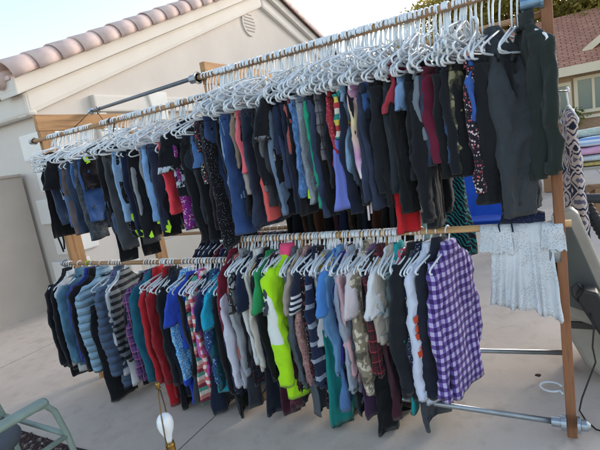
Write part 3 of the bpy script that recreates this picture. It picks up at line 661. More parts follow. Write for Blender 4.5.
# tables with goods behind
def folding_table(x0, x1, y0, y1, z, rz, label, grp):
    r = empty('folding_table', ((x0+x1)/2, (y0+y1)/2, 0), rz, label, 'table', grp); cx, cy = (x0+x1)/2, (y0+y1)/2
    t = MB(); t.box(x0-cx, x1-cx, y0-cy, y1-cy, z-.04, z); t.build('table_top', surf('table_plastic', '#a59c90', .6, var=.08, bstr=.1), r, bevel=.012)
    for sx in (-1, 1):
        for sy in (-1, 1):
            px, py = sx*(x1-x0-.3)/2, sy*(y1-y0-.12)/2
            l = MB(); l.tube([(px, py, z-.041), (px+.0, py, 0)], .014, 8); l.build('leg', surf('leg_grey', '#5d6168', .5, .5, bstr=0), r, smooth=True)
        l = MB(); l.tube([(sx*(x1-x0-.3)/2, -(y1-y0-.12)/2, .12), (sx*(x1-x0-.3)/2, (y1-y0-.12)/2, .12)], .011, 8); l.build('stretcher', surf('leg_grey', '#5d6168', .5, .5, bstr=0), r, smooth=True)
    return r
folding_table(.20, 2.1, 4.7, 5.5, .72, 0, 'folding table piled with folded blankets in front of the neighbour house', 'folding tables with goods')
folding_table(-2.3, -1.02, 4.0, 4.7, .72, R(8), 'folding table with black bags seen through the gap under the pants', 'folding tables with goods')
def pile(x0, x1, y0, y1, z0, h, code, seed, label, cat='blanket', nm='folded_blanket'):
    mb = MB(); nx, m = 16, 20; vs = []
    for i in range(nx+1):
        f = i/nx; x = x0+(x1-x0)*f; e = min(1, min(f, 1-f)*8)**.5
        for k in range(m):
            a = 2*math.pi*k/m; ca, sa = math.cos(a), math.sin(a)
            y = (y0+y1)/2+(y1-y0)/2*math.copysign(abs(ca)**.35, ca)*(.92+.08*e); z = z0+h/2+h/2*math.copysign(abs(sa)**.6, sa)*(.75+.25*e)
            if sa > 0: z += noise.noise(Vector((x*4, y*4, seed)))*h*.22
            vs.append((x, y+noise.noise(Vector((x*6, z*20, seed)))*.02, max(z, z0)))
    mb.add(vs, [(i*m+k, i*m+(k+1) % m, (i+1)*m+(k+1) % m, (i+1)*m+k) for i in range(nx) for k in range(m)]+[tuple(range(m)), tuple(range(nx*m, (nx+1)*m))])
    return tag(mb.build(nm, fabric(code), smooth=True), label, cat, 'folded goods on the table')
pile(0.21, 1.30, 4.72, 5.4, .722, .055, 'flo:#bda04e:#e6d9a8:#7f7a52', 1, 'yellow patterned folded cloth at the bottom of the pile')
pile(0.26, 1.25, 4.74, 5.4, .778, .09, 'flo:#cfd6da:#9db4c8:#b9c4b8', 2, 'pale grey and blue folded quilt above the yellow cloth')
pile(0.23, 1.30, 4.74, 5.4, .87, .10, 'dot:#dba6c3:#eed5e2', 3, 'pink folded blanket between the grey quilt and the blue one')
pile(0.32, 1.35, 4.76, 5.4, .972, .12, 'str:#e4e8ee:#7fa4d8:#dfe6ee:#a9c4e4', 4, 'white and blue striped folded blanket on top of the pile')
pile(0.26, 1.10, 5.0, 5.45, 1.095, .10, 'flo:#c6cfc0:#8f9c88:#e2e4d8', 5, 'crumpled pale green cloth topping the blankets')
pile(0.71, 1.50, 4.8, 5.3, 1.20, .06, 'sol:#d3c193', 6, 'straw yellow folded cloth at the highest point of the pile')
pile(-1.70, -1.15, 4.05, 4.5, .722, .10, 'sol:#1c1e24', 7, 'black cloth bag lying on the table under the pants', 'bag', 'cloth_bag')
pile(-1.62, -1.30, 4.1, 4.5, .825, .09, 'flo:#23252c:#8c9098:#3a3d46', 8, 'black and grey bundle on top of the black bag', 'bundle', 'cloth_bundle')
pile(-1.24, -1.05, 4.05, 4.4, .80, .12, 'sol:#cfd8de', 9, 'white folded towel at the table corner beside the black bag', 'towel', 'folded_towel')
pile(-2.05, -1.72, 4.0, 4.5, .722, .14, 'flo:#7a3a44:#c7b28a:#2f4a5a', 10, 'patterned red bundle at the far end of the bag table', 'bundle', 'cloth_bundle')
folding_table(-.55, 1.3, 7.2, 8.0, .72, R(-3), 'further folding table with bright goods near the street', 'folding tables with goods')
for k, (xa, ya, hh, code, lab) in enumerate(((-.50, 7.3, .22, 'sol:#24406e', 'blue bundle on the further table'), (-.18, 7.3, .16, 'flo:#c9c2b4:#8a5a4a:#5a6a4a', 'patterned pale cloth on the further table'), (.16, 7.35, .26, 'sol:#8f2a33', 'red bundle on the further table'), (.46, 7.3, .18, 'sol:#d6d2c8', 'white folded linen on the further table'), (.80, 7.35, .24, 'sol:#33563f', 'green bundle on the further table'))):
    pile(xa, xa+.29, ya, ya+.42, .722, hh, code, 20+k, lab, 'bundle', 'cloth_bundle')
for k, (bx, by, lab) in enumerate(((-.95, 5.6, 'brown cardboard box on the ground behind the camp chair'), (.15, 7.5, 'brown cardboard box under the further table'))):
    q = empty('cardboard_box', (bx, by, gz(bx)), R(12-30*k), lab, 'box'); s = MB(); s.box(-.22, .22, -.18, .18, 0, .34); s.build('body', surf('cardboard', '#a07a58', .85, var=.12, vscale=3, bstr=.1), q, bevel=.006)
    s = MB(); s.prism([(-.22, .341), (-.22, .345), (-.34, .42), (-.34, .415)], 'y', -.18, .18); s.build('flap', MC['cardboard'], q)
cbx = empty('cardboard_box', (.72, 4.95, 0), R(6), 'brown cardboard box on the ground under the blanket table', 'box')
s = MB(); s.box(-.24, .24, -.2, .2, 0, .42); s.build('body', surf('cardboard', '#a07a58', .85, var=.12, vscale=3, bstr=.1), cbx, bevel=.006)
s = MB(); s.prism([(-.24, .421), (-.24, .425), (-.36, .36), (-.36, .355)], 'y', -.2, .2); s.build('flap', MC['cardboard'], cbx)
# blue fabric camp chair with dark legs
bc = empty('camp_chair', (-.72, 3.5, 0), R(0), 'cobalt blue fabric camp chair on thin dark legs behind the rack', 'camp chair')
mb = MB(); nx = 14; vs = []
for i in range(nx+1):
    u = i/nx; x = -.26+.56*u
    for j in range(13):
        v = j/12; z = 1.0-.68*v; y = .0+.06*math.sin(u*math.pi)-.18*v**2
        vs.append((x+.03*v*(u-.5)+noise.noise(Vector((u*5, v*4, 2)))*.012, y+noise.noise(Vector((u*7, v*6, 1)))*.03+.012*math.sin(u*24+v*3), z-.06*math.sin(u*math.pi)*(v)))
mb.add(vs, [(i*13+j, (i+1)*13+j, (i+1)*13+j+1, i*13+j+1) for i in range(nx) for j in range(12)])
solid(mb.build('backrest', fabric('sol:#2453b8'), bc, smooth=True), .006)
for (xa, ya, xb, yb, zt) in ((-.26, -.02, -.24, -.26, 1.0), (.30, -.02, .28, -.26, 1.0), (-.24, -.36, -.26, .06, .5), (.28, -.36, .30, .06, .5)):
    l = MB(); l.tube([(xa, ya, zt), (xb, yb, 0)], .011, 8); l.build('leg', surf('leg_dark', '#3a3d42', .5, .4, bstr=0), bc, smooth=True)
mb = MB(); mb.box(-.25, .29, -.38, -.04, .40, .415); mb.build('seat', fabric('sol:#2453b8'), bc, bevel=.005)

# ------------------------------------------------------------------ the neighbour house across the street
NY = 14.0
nh = empty('neighbour_house', (3, NY, 0), 0, 'beige single storey house with a red tiled roof across the street', 'house')
M_NW = surf('neighbour_stucco', '#b59a7c', .92, var=.08, vscale=1, bscale=100, bstr=.25, bdist=.006)
M_NT = surf('neighbour_trim', '#d6c8ae', .85, var=.05, bstr=.1)
def shingle():
    m, nt, b = newmat('neighbour_tiles'); v = coords(nt); bk = nt.nodes.new('ShaderNodeTexBrick'); mp = nt.nodes.new('ShaderNodeMapping'); mp.inputs['Rotation'].default_value = (R(-25), 0, 0)
    nt.links.new(v, mp.inputs[0]); nt.links.new(mp.outputs[0], bk.inputs['Vector'])
    for k, c in (('Color1', '#b98468'), ('Color2', '#a56f58'), ('Mortar', '#5c342d')): bk.inputs[k].default_value = lin(c)
    bk.inputs['Scale'].default_value = 1; bk.inputs['Brick Width'].default_value = .28; bk.inputs['Row Height'].default_value = .17; bk.inputs['Mortar Size'].default_value = .018; bk.inputs['Mortar Smooth'].default_value = .6; bk.inputs['Bias'].default_value = 0
    f = ramp_f(nt, noise_(nt, v, 9, 4), .58, .7); c = mixc(nt, bk.outputs['Color'], lin('#c89a88'), math_(nt, 'MULTIPLY', f, .6)); nt.links.new(c, b.inputs['Base Color']); b.inputs['Roughness'].default_value = .9
    bump(nt, b, bk.outputs['Fac'], -.6, .03); return m
M_NR = shingle()
s = MB(); s.box(-2.5, 12, NY, NY+8, 0, 2.62); PT(s, 'wall', M_NW, nh)
def roofslab(x0, x1, ya, za, yb, zb_, t, nm, nx=1):
    q = MB(); q.add([(x0, ya, za), (x1, ya, za), (x1, yb, zb_), (x0, yb, zb_), (x0, ya, za+t), (x1, ya, za+t), (x1, yb, zb_+t), (x0, yb, zb_+t)], [(0,3,2,1),(4,5,6,7),(0,1,5,4),(1,2,6,5),(2,3,7,6),(3,0,4,7)]); return PT(q, nm, M_NR, nh)
roofslab(-3, 12.5, NY-.55, 2.55, NY+4.2, 4.75, .10, 'roof'); roofslab(-3, 12.5, NY+4.202, 4.75, NY+8.5, 2.6, .10, 'roof')
s = MB(); s.box(-3.01, 12.51, NY-.60, NY-.555, 2.40, 2.66); PT(s, 'fascia', M_NT, nh)
s = MB(); s.box(-2.9, 12.4, NY-.55, NY-.005, 2.42, 2.45); PT(s, 'soffit', M_NT, nh)
# cross gable on the roof
gy = NY+.9; s = MB(); s.prism([(1.55, 3.25), (4.9, 3.25), (3.2, 4.45)], 'y', gy, gy+2.4); PT(s, 'gable', M_NW, nh)
for sg, (xa, za, xb, zb_) in enumerate(((1.10, 3.05, 3.2, 4.55), (5.3, 3.05, 3.2, 4.55))):
    q = MB(); q.prism([(xa, za), (xb, zb_), (xb, zb_+.12), (xa, za+.12)], 'y', gy-.45, gy+3.0); PT(q, 'roof', M_NR, nh)
    q = MB(); q.prism([(xa-.02 if sg == 0 else xa+.02, za-.13), (xb, zb_-.13), (xb, zb_+.10), (xa-.02 if sg == 0 else xa+.02, za+.10)], 'y', gy-.50, gy-.452); PT(q, 'fascia', M_NT, nh)
mg, ntg, bg_ = newmat('window_glass'); bg_.inputs['Base Color'].default_value = lin('#5f6f6c'); bg_.inputs['Roughness'].default_value = .12; bg_.inputs['Specular IOR Level'].default_value = .6
def window(x0, x1, z0, z1, bars):
    w = MB(); t = .10
    w.box(x0-t, x0, NY-.08, NY-.002, z0-t, z1+t); w.box(x1, x1+t, NY-.08, NY-.002, z0-t, z1+t); w.box(x0, x1, NY-.08, NY-.002, z1, z1+t); w.box(x0, x1, NY-.08, NY-.002, z0-t, z0)
    for b in bars: w.box(b-.035, b+.035, NY-.06, NY-.006, z0, z1)
    wo = PT(w, 'window', M_NT, nh)
    g_ = MB(); g_.box(x0+.001, x1-.001, NY-.03, NY-.004, z0+.001, z1-.001); go = g_.build('pane', mg, wo)
    return wo
window(.88, 2.05, 1.36, 2.24, [1.27, 1.66]); window(2.7, 3.9, 1.36, 2.24, [3.3]); window(.35, .62, 1.25, 2.15, [])
s = MB(); s.box(-2.5, 12, NY-.30, NY-.085, 0, 1.10); PT(s, 'brick_ledge', surf('neighbour_brick', '#a4856b', .9, var=.2, vscale=20, bscale=30, bstr=.4, bdist=.02), nh)
s = MB(); s.box(-2.5, 12, NY-.36, NY-.083, 1.103, 1.19); PT(s, 'ledge_cap', M_NT, nh, bevel=.01)

# ------------------------------------------------------------------ trees, shrub
def leafmat(name, c1, c2):
    m, nt, b = newmat(name); v = coords(nt); n = noise_(nt, v, 3, 4); r = ramp(nt, [(.3, lin(c1)), (.7, lin(c2))]); nt.links.new(n, r.inputs[0]); nt.links.new(r.outputs[0], b.inputs['Base Color']); b.inputs['Roughness'].default_value = .6
    tr = nt.nodes.new('ShaderNodeBsdfTranslucent'); nt.links.new(mixc(nt, r.outputs[0], lin('#b59a3c'), .6), tr.inputs[0]); ms = nt.nodes.new('ShaderNodeMixShader'); ms.inputs[0].default_value = .5
    nt.links.new(b.outputs[0], ms.inputs[1]); nt.links.new(tr.outputs[0], ms.inputs[2]); nt.links.new(ms.outputs[0], nt.nodes['Material Output'].inputs[0]); return m
LEAF = leafmat('leaves', '#4c5530', '#87904a'); LEAF2 = leafmat('leaves_warm', '#6e682e', '#a59b4c'); BARK = surf('bark', '#4d4035', .95, var=.3, vscale=14, bscale=30, bstr=.6, bdist=.02, col2='#2e261f')
def tree(x, y, h, crown, nleaf, ls, lm, label, trunk_r=.16, seed=1, cat='tree', lean=0):
    r = empty('street_tree' if h > 3 else 'shrub', (x, y, gz(x)), 0, label, cat); q = random.Random(seed)
    tk = MB(); top = Vector((lean, 0, h*.55)); tk.tube([(0, 0, 0), (lean*.3, .05, h*.2), (lean*.6, 0, h*.38), top], [trunk_r*1.25, trunk_r, trunk_r*.85, trunk_r*.6], 10)
    lobes = []
    for (cx, cy, cz, cr) in crown:
        lobes.append((Vector((cx, cy, cz)), cr)); mid = (top+Vector((cx, cy, cz)))/2+Vector((q.uniform(-.2, .2), 0, q.uniform(-.1, .3)))
        tk.tube([top*.85, mid, Vector((cx, cy, cz))], [trunk_r*.5, trunk_r*.3, trunk_r*.1], 7)
        for _ in range(4):
            e = Vector((q.gauss(0, 1), q.gauss(0, 1), q.gauss(.3, .8))).normalized()*cr*.8; tk.tube([mid, Vector((cx, cy, cz))+e*.4, Vector((cx, cy, cz))+e], [trunk_r*.2, trunk_r*.12, .01], 5)
    tk.build('trunk', BARK, r, smooth=True)
    lf_ = MB()
    for (c, cr) in lobes:
        sub = [(c+Vector((q.gauss(0, .5), q.gauss(0, .5), q.gauss(0, .42)))*cr, cr*q.uniform(.16, .34)) for _ in range(26)]
        for _ in range(int(nleaf*cr**2)):
            sc_, sr = q.choice(sub); d = Vector((q.gauss(0, .6), q.gauss(0, .6), q.gauss(0, .5)))*sr; p = sc_+d
            a = Vector((q.gauss(0, 1), q.gauss(0, 1), q.gauss(0, .6))).normalized(); b = a.cross(Vector((q.gauss(0, 1), q.gauss(0, 1), q.gauss(0, 1)))).normalized(); s_ = ls*q.uniform(.6, 1.3)
            lf_.add([p-a*s_, p+b*s_*.42, p+a*s_, p-b*s_*.42], [(0, 1, 2, 3)])
    lf_.build('crown', lm, r)
    return r
tree(-.9, 20, 6.8, [(-2.4, 0, 5.0, 1.8), (-.4, .5, 5.9, 2.2), (1.7, 0, 5.0, 1.9), (-1.0, -.3, 4.1, 1.7), (1.0, .2, 3.9, 1.6), (-3.0, .4, 3.8, 1.3), (2.6, .4, 3.9, 1.5), (2.9, .2, 5.6, 1.5), (-1.8, 0, 6.4, 1.4)], 900, .11, LEAF2, 'large backlit tree rising behind the middle of the upper rail', seed=3)
tree(2.2, 21.5, 8.6, [(-1.3, 0, 6.0, 1.8), (.8, .3, 6.8, 2.0), (-1.9, .4, 5.2, 1.3), (2.4, 0, 6.0, 1.8), (0, 0, 5.4, 1.5), (-2.6, 0, 7.0, 1.6), (3.6, 0, 5.4, 1.6), (1.6, 0, 5.2, 1.4)], 800, .12, LEAF2, 'tall leaning tree behind the tiled roof of the neighbour house', seed=7, lean=-1.2)
tree(-3.6, 21, 7.6, [(-.4, 0, 5.6, 1.7), (.9, .3, 6.6, 1.8), (-.9, .2, 7.0, 1.3), (1.6, 0, 5.0, 1.6), (-.3, 0, 4.3, 1.4), (2.2, 0, 7.2, 1.5)], 900, .11, LEAF2, 'backlit olive tree showing between the hanger hooks left of the tall tree', seed=15)
tree(-6.2, 24, 7.0, [(0, 0, 4.6, 1.8), (1.6, 0, 4.2, 1.5), (-1.6, .3, 4.0, 1.5)], 420, .12, LEAF, 'lower tree further back beside the stucco house gable', seed=9)
tree(.62, NY-.7, 1.4, [(0, 0, 1.05, .32), (.12, 0, 1.25, .24), (-.1, 0, 1.3, .2)], 3600, .05, leafmat('shrub_leaf', '#3c5a2c', '#6c8a45'), 'small green shrub against the brick ledge of the neighbour house', trunk_r=.02, seed=11, cat='shrub')
UPPER=[
(-3.445, 0.798, 'black sleeveless top with thin dangling ties', 'top', 'tank', 'sol:#15161b', {'ties': 1, 'w': 0.2}),
(-3.362, 0.697, 'dark indigo kids jeans', 'jeans', 'pants', 'den:#2a3a55', {'w': 0.16794964067735285}),
(-3.249, 0.509, 'pale grey patched denim shorts', 'shorts', 'shorts', 'den:#7d8894', {'w': 0.17208464557357672}),
(-3.225, 0.467, 'small black cap sleeve tee', 't-shirt', 'tee', 'sol:#17181d', {'w': 0.2}),
(-3.202, 0.719, 'mid blue jeans with faded thighs', 'jeans', 'pants', 'den:#3f5f8a', {'w': 0.17955288774225753}),
(-3.178, 0.784, 'taupe brown cotton trousers', 'trousers', 'pants', 'sol:#6d6264', {'w': 0.17561880681064923}),
(-3.113, 0.773, 'dark wash jeans with faded knees', 'jeans', 'pants', 'den:#26364f', {'w': 0.17099508053499057}),
(-3.063, 0.427, 'bright blue denim shorts', 'shorts', 'shorts', 'den:#35609a', {'w': 0.17075756579375834}),
(-3.009, 0.836, 'charcoal acid washed jeans', 'jeans', 'pants', 'acid:#3b4148', {'w': 0.18388579991997003}),
(-2.985, 0.697, 'royal blue slim jeans', 'jeans', 'pants', 'den:#2c4f86', {'w': 0.16417494370507454}),
(-2.962, 0.454, 'black shorts with a neon tag at the waist', 'shorts', 'shorts', 'sol:#1a171f', {'tag': 0.12, 'w': 0.15369612547880676}),
(-2.784, 0.798, 'washed navy jeans', 'jeans', 'pants', 'den:#33486b', {'w': 0.15343362084908474}),
(-2.76, 0.553, 'black denim shorts with a raw hem', 'shorts', 'shorts', 'sol:#191b20', {'w': 0.17327714134531513}),
(-2.722, 1.015, 'tall black leggings clipped high by the waistband', 'leggings', 'pants', 'sol:#111318', {'top': 0.06, 'w': 0.16339056120795953}),
(-2.699, 0.925, 'heather grey jogging pants', 'joggers', 'pants', 'sol:#4d5157', {'w': 0.1633253892752862}),
(-2.602, 0.842, 'black pants with scattered white print', 'pants', 'pants', 'dot:#13151d:#c9d0dc', {'tag': 0.95, 'w': 0.15746694315167548}),
(-2.578, 0.714, 'light blue washed jeans', 'jeans', 'pants', 'den:#7ea0c4', {'w': 0.18337161180201497, 'tag': 0.97}),
(-2.498, 0.83, 'dark navy chino pants', 'trousers', 'pants', 'sol:#1e2740', {'tag': 0.98, 'w': 0.16425765714677193}),
(-2.474, 0.684, 'pale grey cropped pants', 'pants', 'pants', 'sol:#8b9198', {'w': 0.15891774798287595}),
(-2.423, 0.846, 'black cotton leggings with a thin waistband', 'leggings', 'pants', 'sol:#16171c', {'tag': 0.97, 'w': 0.17190571929553042}),
(-2.318, 0.734, 'sky blue denim jeans', 'jeans', 'pants', 'den:#6f97c6', {'tag': 1.0, 'w': 0.16852458851027444}),
(-2.294, 0.566, 'stone grey cargo pants', 'pants', 'pants', 'sol:#7b8087', {'w': 0.17130026062166234}),
(-2.271, 0.799, 'ink blue jeans', 'jeans', 'pants', 'den:#22304a', {'tag': 1.0, 'w': 0.16178842742020466}),
(-2.247, 0.843, 'black pull on pants with a neon tag at the cuff', 'pants', 'pants', 'sol:#14161c', {'tag': 0.88, 'w': 0.15331474055013367}),
(-2.149, 0.69, 'coral red jogging pants', 'joggers', 'pants', 'sol:#e0414e', {'w': 0.17395151521113236, 'thick': 1.3}),
(-2.072, 0.586, 'plain magenta leggings', 'leggings', 'pants', 'sol:#7d1f72', {'w': 0.16845757678426668}),
(-2.035, 0.795, 'magenta leggings with a white pattern down the leg', 'leggings', 'pants', 'flo:#8a2580:#d9b7d2:#3c4a9a', {'w': 0.17674228892340527}),
(-2.005, 0.58, 'black tee with a small white graphic', 't-shirt', 'tee', 'blot:#13161d:#b9c4d0', {'w': 0.2}),
(-1.959, 0.883, 'black track pants with wide legs', 'track pants', 'pants', 'sol:#15171c', {'w': 0.18012741083909942}),
(-1.936, 0.51, 'dark slate shorts', 'shorts', 'shorts', 'sol:#2a303a', {'w': 0.166884451897365}),
(-1.885, 0.77, 'dark charcoal sweatpants', 'sweatpants', 'pants', 'sol:#2a2d35', {'w': 0.1568305010965929}),
(-1.861, 0.885, 'black velour pants', 'pants', 'pants', 'sol:#121317', {'w': 0.1584678812836687}),
(-1.838, 0.423, 'blue denim shorts with a turned hem', 'shorts', 'shorts', 'den:#3d6396', {'w': 0.18088152779434893}),
(-1.814, 0.647, 'red and green floral print shorts', 'shorts', 'shorts', 'flo:#22303f:#a83a3c:#d8c9a0', {'w': 0.1563304180415737}),
(-1.791, 0.934, 'dark plum leggings', 'leggings', 'pants', 'sol:#241a26', {'w': 0.1560407815812065}),
(-1.767, 1.048, 'black pants with tiny white dots', 'pants', 'pants', 'dot:#121319:#aeb2bd', {'w': 0.1660688604911868}),
(-1.744, 0.85, 'deep indigo jeans with pale stitching', 'jeans', 'pants', 'den:#243a63', {'w': 0.1541214508487746}),
(-1.661, 0.893, 'black wide pants with a plain hem', 'pants', 'pants', 'sol:#14151a', {'w': 0.15304259669286083}),
(-1.637, 0.583, 'navy smooth shorts with a neon tag', 'shorts', 'shorts', 'sol:#1d232f', {'tag': 0.95, 'w': 0.16677695317988284}),
(-1.614, 0.764, 'blue railroad striped jeans', 'jeans', 'pants', 'vstr:#2f5484:#8fabcb', {'w': 0.1861637138733828}),
(-1.59, 0.967, 'long dark blue bootcut jeans', 'jeans', 'pants', 'den:#28467a', {'w': 0.18882810661182223, 'flare': 1.35}),
(-1.567, 0.578, 'tan thin cotton pants', 'pants', 'pants', 'sol:#8b7a6d', {'w': 0.15817154806139358}),
(-1.543, 0.862, 'black ponte pants', 'pants', 'pants', 'sol:#17181c', {'w': 0.15734206771082515}),
(-1.52, 0.741, 'beige linen pants with a drawstring', 'pants', 'pants', 'sol:#a39a94', {'w': 0.16169332402592623}),
(-1.496, 0.608, 'salmon pink cotton shorts', 'shorts', 'shorts', 'sol:#df6a74', {'w': 0.17393778637048324}),
(-1.473, 0.939, 'blue black denim jeans', 'jeans', 'pants', 'den:#1f2b42', {'w': 0.181174317590188}),
(-1.418, 0.903, 'coral pink leggings hung low', 'leggings', 'pants', 'sol:#e2625f', {'drop': 0.22, 'w': 0.14916470834881101}),
(-1.391, 0.686, 'black shorts over the beige linen pants', 'shorts', 'shorts', 'sol:#181a20', {'w': 0.18482547173480202}),
(-1.363, 0.726, 'soft grey capri pants', 'capris', 'pants', 'sol:#686c74', {'w': 0.16594136325289946}),
(-1.339, 0.818, 'washed black jeans', 'jeans', 'pants', 'den:#2b2e34', {'w': 0.16296652009231222}),
(-1.308, 0.87, 'grey blue slim jeans', 'jeans', 'pants', 'den:#5b6f88', {'w': 0.17451793145401423}),
(-1.283, 0.882, 'long black tee with a pale grey print', 't-shirt', 'tee', 'blot:#16181f:#8d929b', {'w': 0.19, 'thick': 1.3}),
(-1.26, 0.534, 'small navy knit shorts', 'shorts', 'shorts', 'sol:#222d48', {'w': 0.175583424026112}),
(-1.237, 0.73, 'slate blue pull on pants', 'pants', 'pants', 'sol:#333f5b', {'w': 0.1695754065865658}),
(-1.213, 0.861, 'dark navy sweatpants', 'sweatpants', 'pants', 'sol:#1c2337', {'w': 0.17638767389883164}),
(-1.19, 0.542, 'salmon knit shorts with open stitches', 'shorts', 'shorts', 'dot:#a05553:#c98d86', {'w': 0.1674475434956127}),
(-1.166, 0.886, 'black cargo pants with a side pocket', 'pants', 'pants', 'sol:#17181d', {'w': 0.1753117276703405}),
(-1.143, 0.783, 'blue distressed denim shorts', 'shorts', 'shorts', 'acid:#426795', {'w': 0.1831998002618355, 'tag': 0.98}),
(-1.119, 0.821, 'pale grey lace leggings', 'leggings', 'pants', 'dot:#8f98a3:#d5d9de', {'w': 0.16017093354849282}),
(-1.096, 0.723, 'dark denim pants behind the emerald ones', 'jeans', 'pants', 'den:#2b3d52', {'w': 0.1569829453711139}),
(-1.073, 0.907, 'midnight blue jeans', 'jeans', 'pants', 'den:#202d4a', {'w': 0.1756090519062648}),
(-1.049, 0.853, 'emerald green pants', 'pants', 'pants', 'sol:#1f9b78', {'w': 0.16341855843333722}),
(-1.026, 0.898, 'black fleece joggers', 'joggers', 'pants', 'sol:#15161b', {'tag': 0.95, 'w': 0.1612651635132723}),
(-1.003, 0.598, 'grey plaid cargo pants', 'pants', 'pants', 'pla:#5f5d64:#3c3a42:#7c7980', {'w': 0.16331335312101625, 'thick': 1.3}),
(-0.979, 0.754, 'black pants beside the grey plaid cargos', 'pants', 'pants', 'sol:#1b1e27', {'w': 0.15649684582897638}),
(-0.956, 0.745, 'red dotted leggings', 'leggings', 'pants', 'dot:#a02c3c:#e2c6c4', {'w': 0.16747463993778372}),
(-0.933, 0.862, 'periwinkle blue skirt hung low', 'skirt', 'skirt', 'sol:#6f7fd0', {'drop': 0.22, 'w': 0.19}),
(-0.909, 0.899, 'navy uniform trousers', 'trousers', 'pants', 'sol:#1b2338', {'w': 0.16676503692138991}),
(-0.886, 0.5, 'rainbow striped knit leggings', 'leggings', 'pants', 'str:#b23a40:#d9c65a:#2f8f86:#d8d4cc', {'w': 0.17248261841846713}),
(-0.863, 0.774, 'light blue frayed denim capris', 'jeans', 'pants', 'den:#7b9dbd', {'w': 0.16110952467906878}),
(-0.839, 0.686, 'black shorts left of the pastel leggings', 'shorts', 'shorts', 'sol:#191b23', {'w': 0.15308119486498456}),
(-0.816, 0.857, 'black corduroy pants', 'pants', 'pants', 'sol:#18191d', {'w': 0.17084284369663488, 'tag': 0.9}),
(-0.793, 0.711, 'pastel tie dye leggings with long white ties', 'leggings', 'pants', 'tie:#c58fc0:#e9d9a8:#f0e9ee', {'w': 0.18152042198914461, 'ties': 2}),
(-0.769, 0.877, 'inky skinny jeans', 'jeans', 'pants', 'den:#1d2941', {'w': 0.17161447235277588}),
(-0.746, 0.832, 'dark navy denim skirt', 'skirt', 'skirt', 'den:#222f47', {'w': 0.18}),
(-0.723, 0.401, 'blue denim shorts right of the pastel leggings', 'shorts', 'shorts', 'den:#3c64a0', {'w': 0.1604389903584751}),
(-0.699, 0.797, 'smooth black dress pants', 'pants', 'pants', 'sol:#1a1e25', {'w': 0.17789443379152972, 'thick': 1.4}),
(-0.676, 0.87, 'black school trousers', 'trousers', 'pants', 'sol:#191b20', {'w': 0.160843268857556}),
(-0.653, 1.018, 'bright red long skirt hung low', 'skirt', 'skirt', 'sol:#c9252d', {'drop': 0.3, 'w': 0.11}),
(-0.629, 0.424, 'thin brick red tank top', 'top', 'tank', 'sol:#a33544', {'w': 0.2}),
(-0.606, 0.809, 'faded black twill pants', 'pants', 'pants', 'sol:#2a3038', {'w': 0.16978788447912094, 'thick': 1.4}),
(-0.583, 0.913, 'soft black leggings', 'leggings', 'pants', 'sol:#14161a', {'w': 0.17096155335563193}),
(-0.559, 0.412, 'pale denim shorts with a beaded edge', 'shorts', 'shorts', 'den:#6c8db6', {'w': 0.16932903454031467}),
(-0.536, 0.744, 'black stretch pants beside a grey pair', 'pants', 'pants', 'sol:#181b21', {'w': 0.16454924126968473}),
(-0.512, 0.997, 'big black jacket with a neon tag', 'jacket', 'jacket', 'sol:#15181e', {'w': 0.15, 'tag': 0.5, 'drop': 0.1, 'thick': 1.3, 'rot': -9}),
(-0.489, 0.573, 'silver grey side striped pants', 'pants', 'pants', 'sol:#6f7a85', {'w': 0.16991205921938182}),
(-0.466, 0.662, 'black skinny jeans left of the burgundy pair', 'jeans', 'pants', 'sol:#1b1e25', {'w': 0.15436802230885896}),
(-0.442, 0.695, 'dark denim capris', 'capris', 'pants', 'den:#26344c', {'w': 0.172133440262192}),
(-0.419, 0.681, 'burgundy wool trousers', 'trousers', 'pants', 'sol:#671c35', {'w': 0.18165238951546167, 'thick': 1.4}),
(-0.395, 0.684, 'slim blue jeans right of the burgundy pair', 'jeans', 'pants', 'den:#2e4a72', {'w': 0.1535487735180653}),
(-0.372, 0.759, 'black knit joggers', 'joggers', 'pants', 'sol:#17191e', {'w': 0.17888266366050193}),
(-0.345, 0.74, 'black soft pants with a neon tag at the cuff', 'pants', 'pants', 'sol:#171b22', {'tag': 0.96, 'w': 0.18, 'thick': 1.4, 'X': -0.345}),
(-0.31, 0.695, 'olive camouflage pants', 'pants', 'pants', 'cam:#4a4a3c:#8a8468:#2e3028', {'X': -0.31, 'w': 0.17}),
(-0.285, 0.755, 'plain black leggings beside the camouflage pair', 'leggings', 'pants', 'sol:#14171c', {'w': 0.17, 'X': -0.285}),
(-0.262, 0.519, 'cobalt blue denim shorts', 'shorts', 'shorts', 'den:#2c55a0', {'w': 0.17, 'X': -0.262}),
(-0.24, 0.838, 'black leggings with a red and white floral print', 'leggings', 'pants', 'flo:#23202a:#c0525c:#d9c8c8', {'w': 0.18, 'thick': 1.3, 'X': -0.24}),
(-0.212, 0.896, 'long black wide leg pants', 'pants', 'pants', 'sol:#1a1d22', {'w': 0.17, 'thick': 1.5, 'X': -0.212}),
(-0.2, 0.95, 'large charcoal black jeans turned to the front', 'jeans', 'folded', 'sol:#3a3f44', {'w': 0.2, 'rot': -46, 'thick': 1.3, 'X': -0.2}),
(-0.165, 0.938, 'black pants with a satin stripe', 'pants', 'pants', 'sol:#15181c', {'w': 0.1, 'X': -0.165}),
(-0.12, 0.878, 'thin black knit pants', 'pants', 'pants', 'sol:#14161a', {'w': 0.1, 'X': -0.12}),
(-0.1, 0.954, 'dark indigo jeans at the end of the rail', 'jeans', 'pants', 'den:#151d2d', {'w': 0.1, 'drop': 0.1, 'X': -0.1}),
(-0.075, 0.801, 'dark olive green jacket at the end of the rail', 'jacket', 'jacket', 'sol:#262d2a', {'w': 0.19, 'rot': 24, 'X': -0.075}),
]
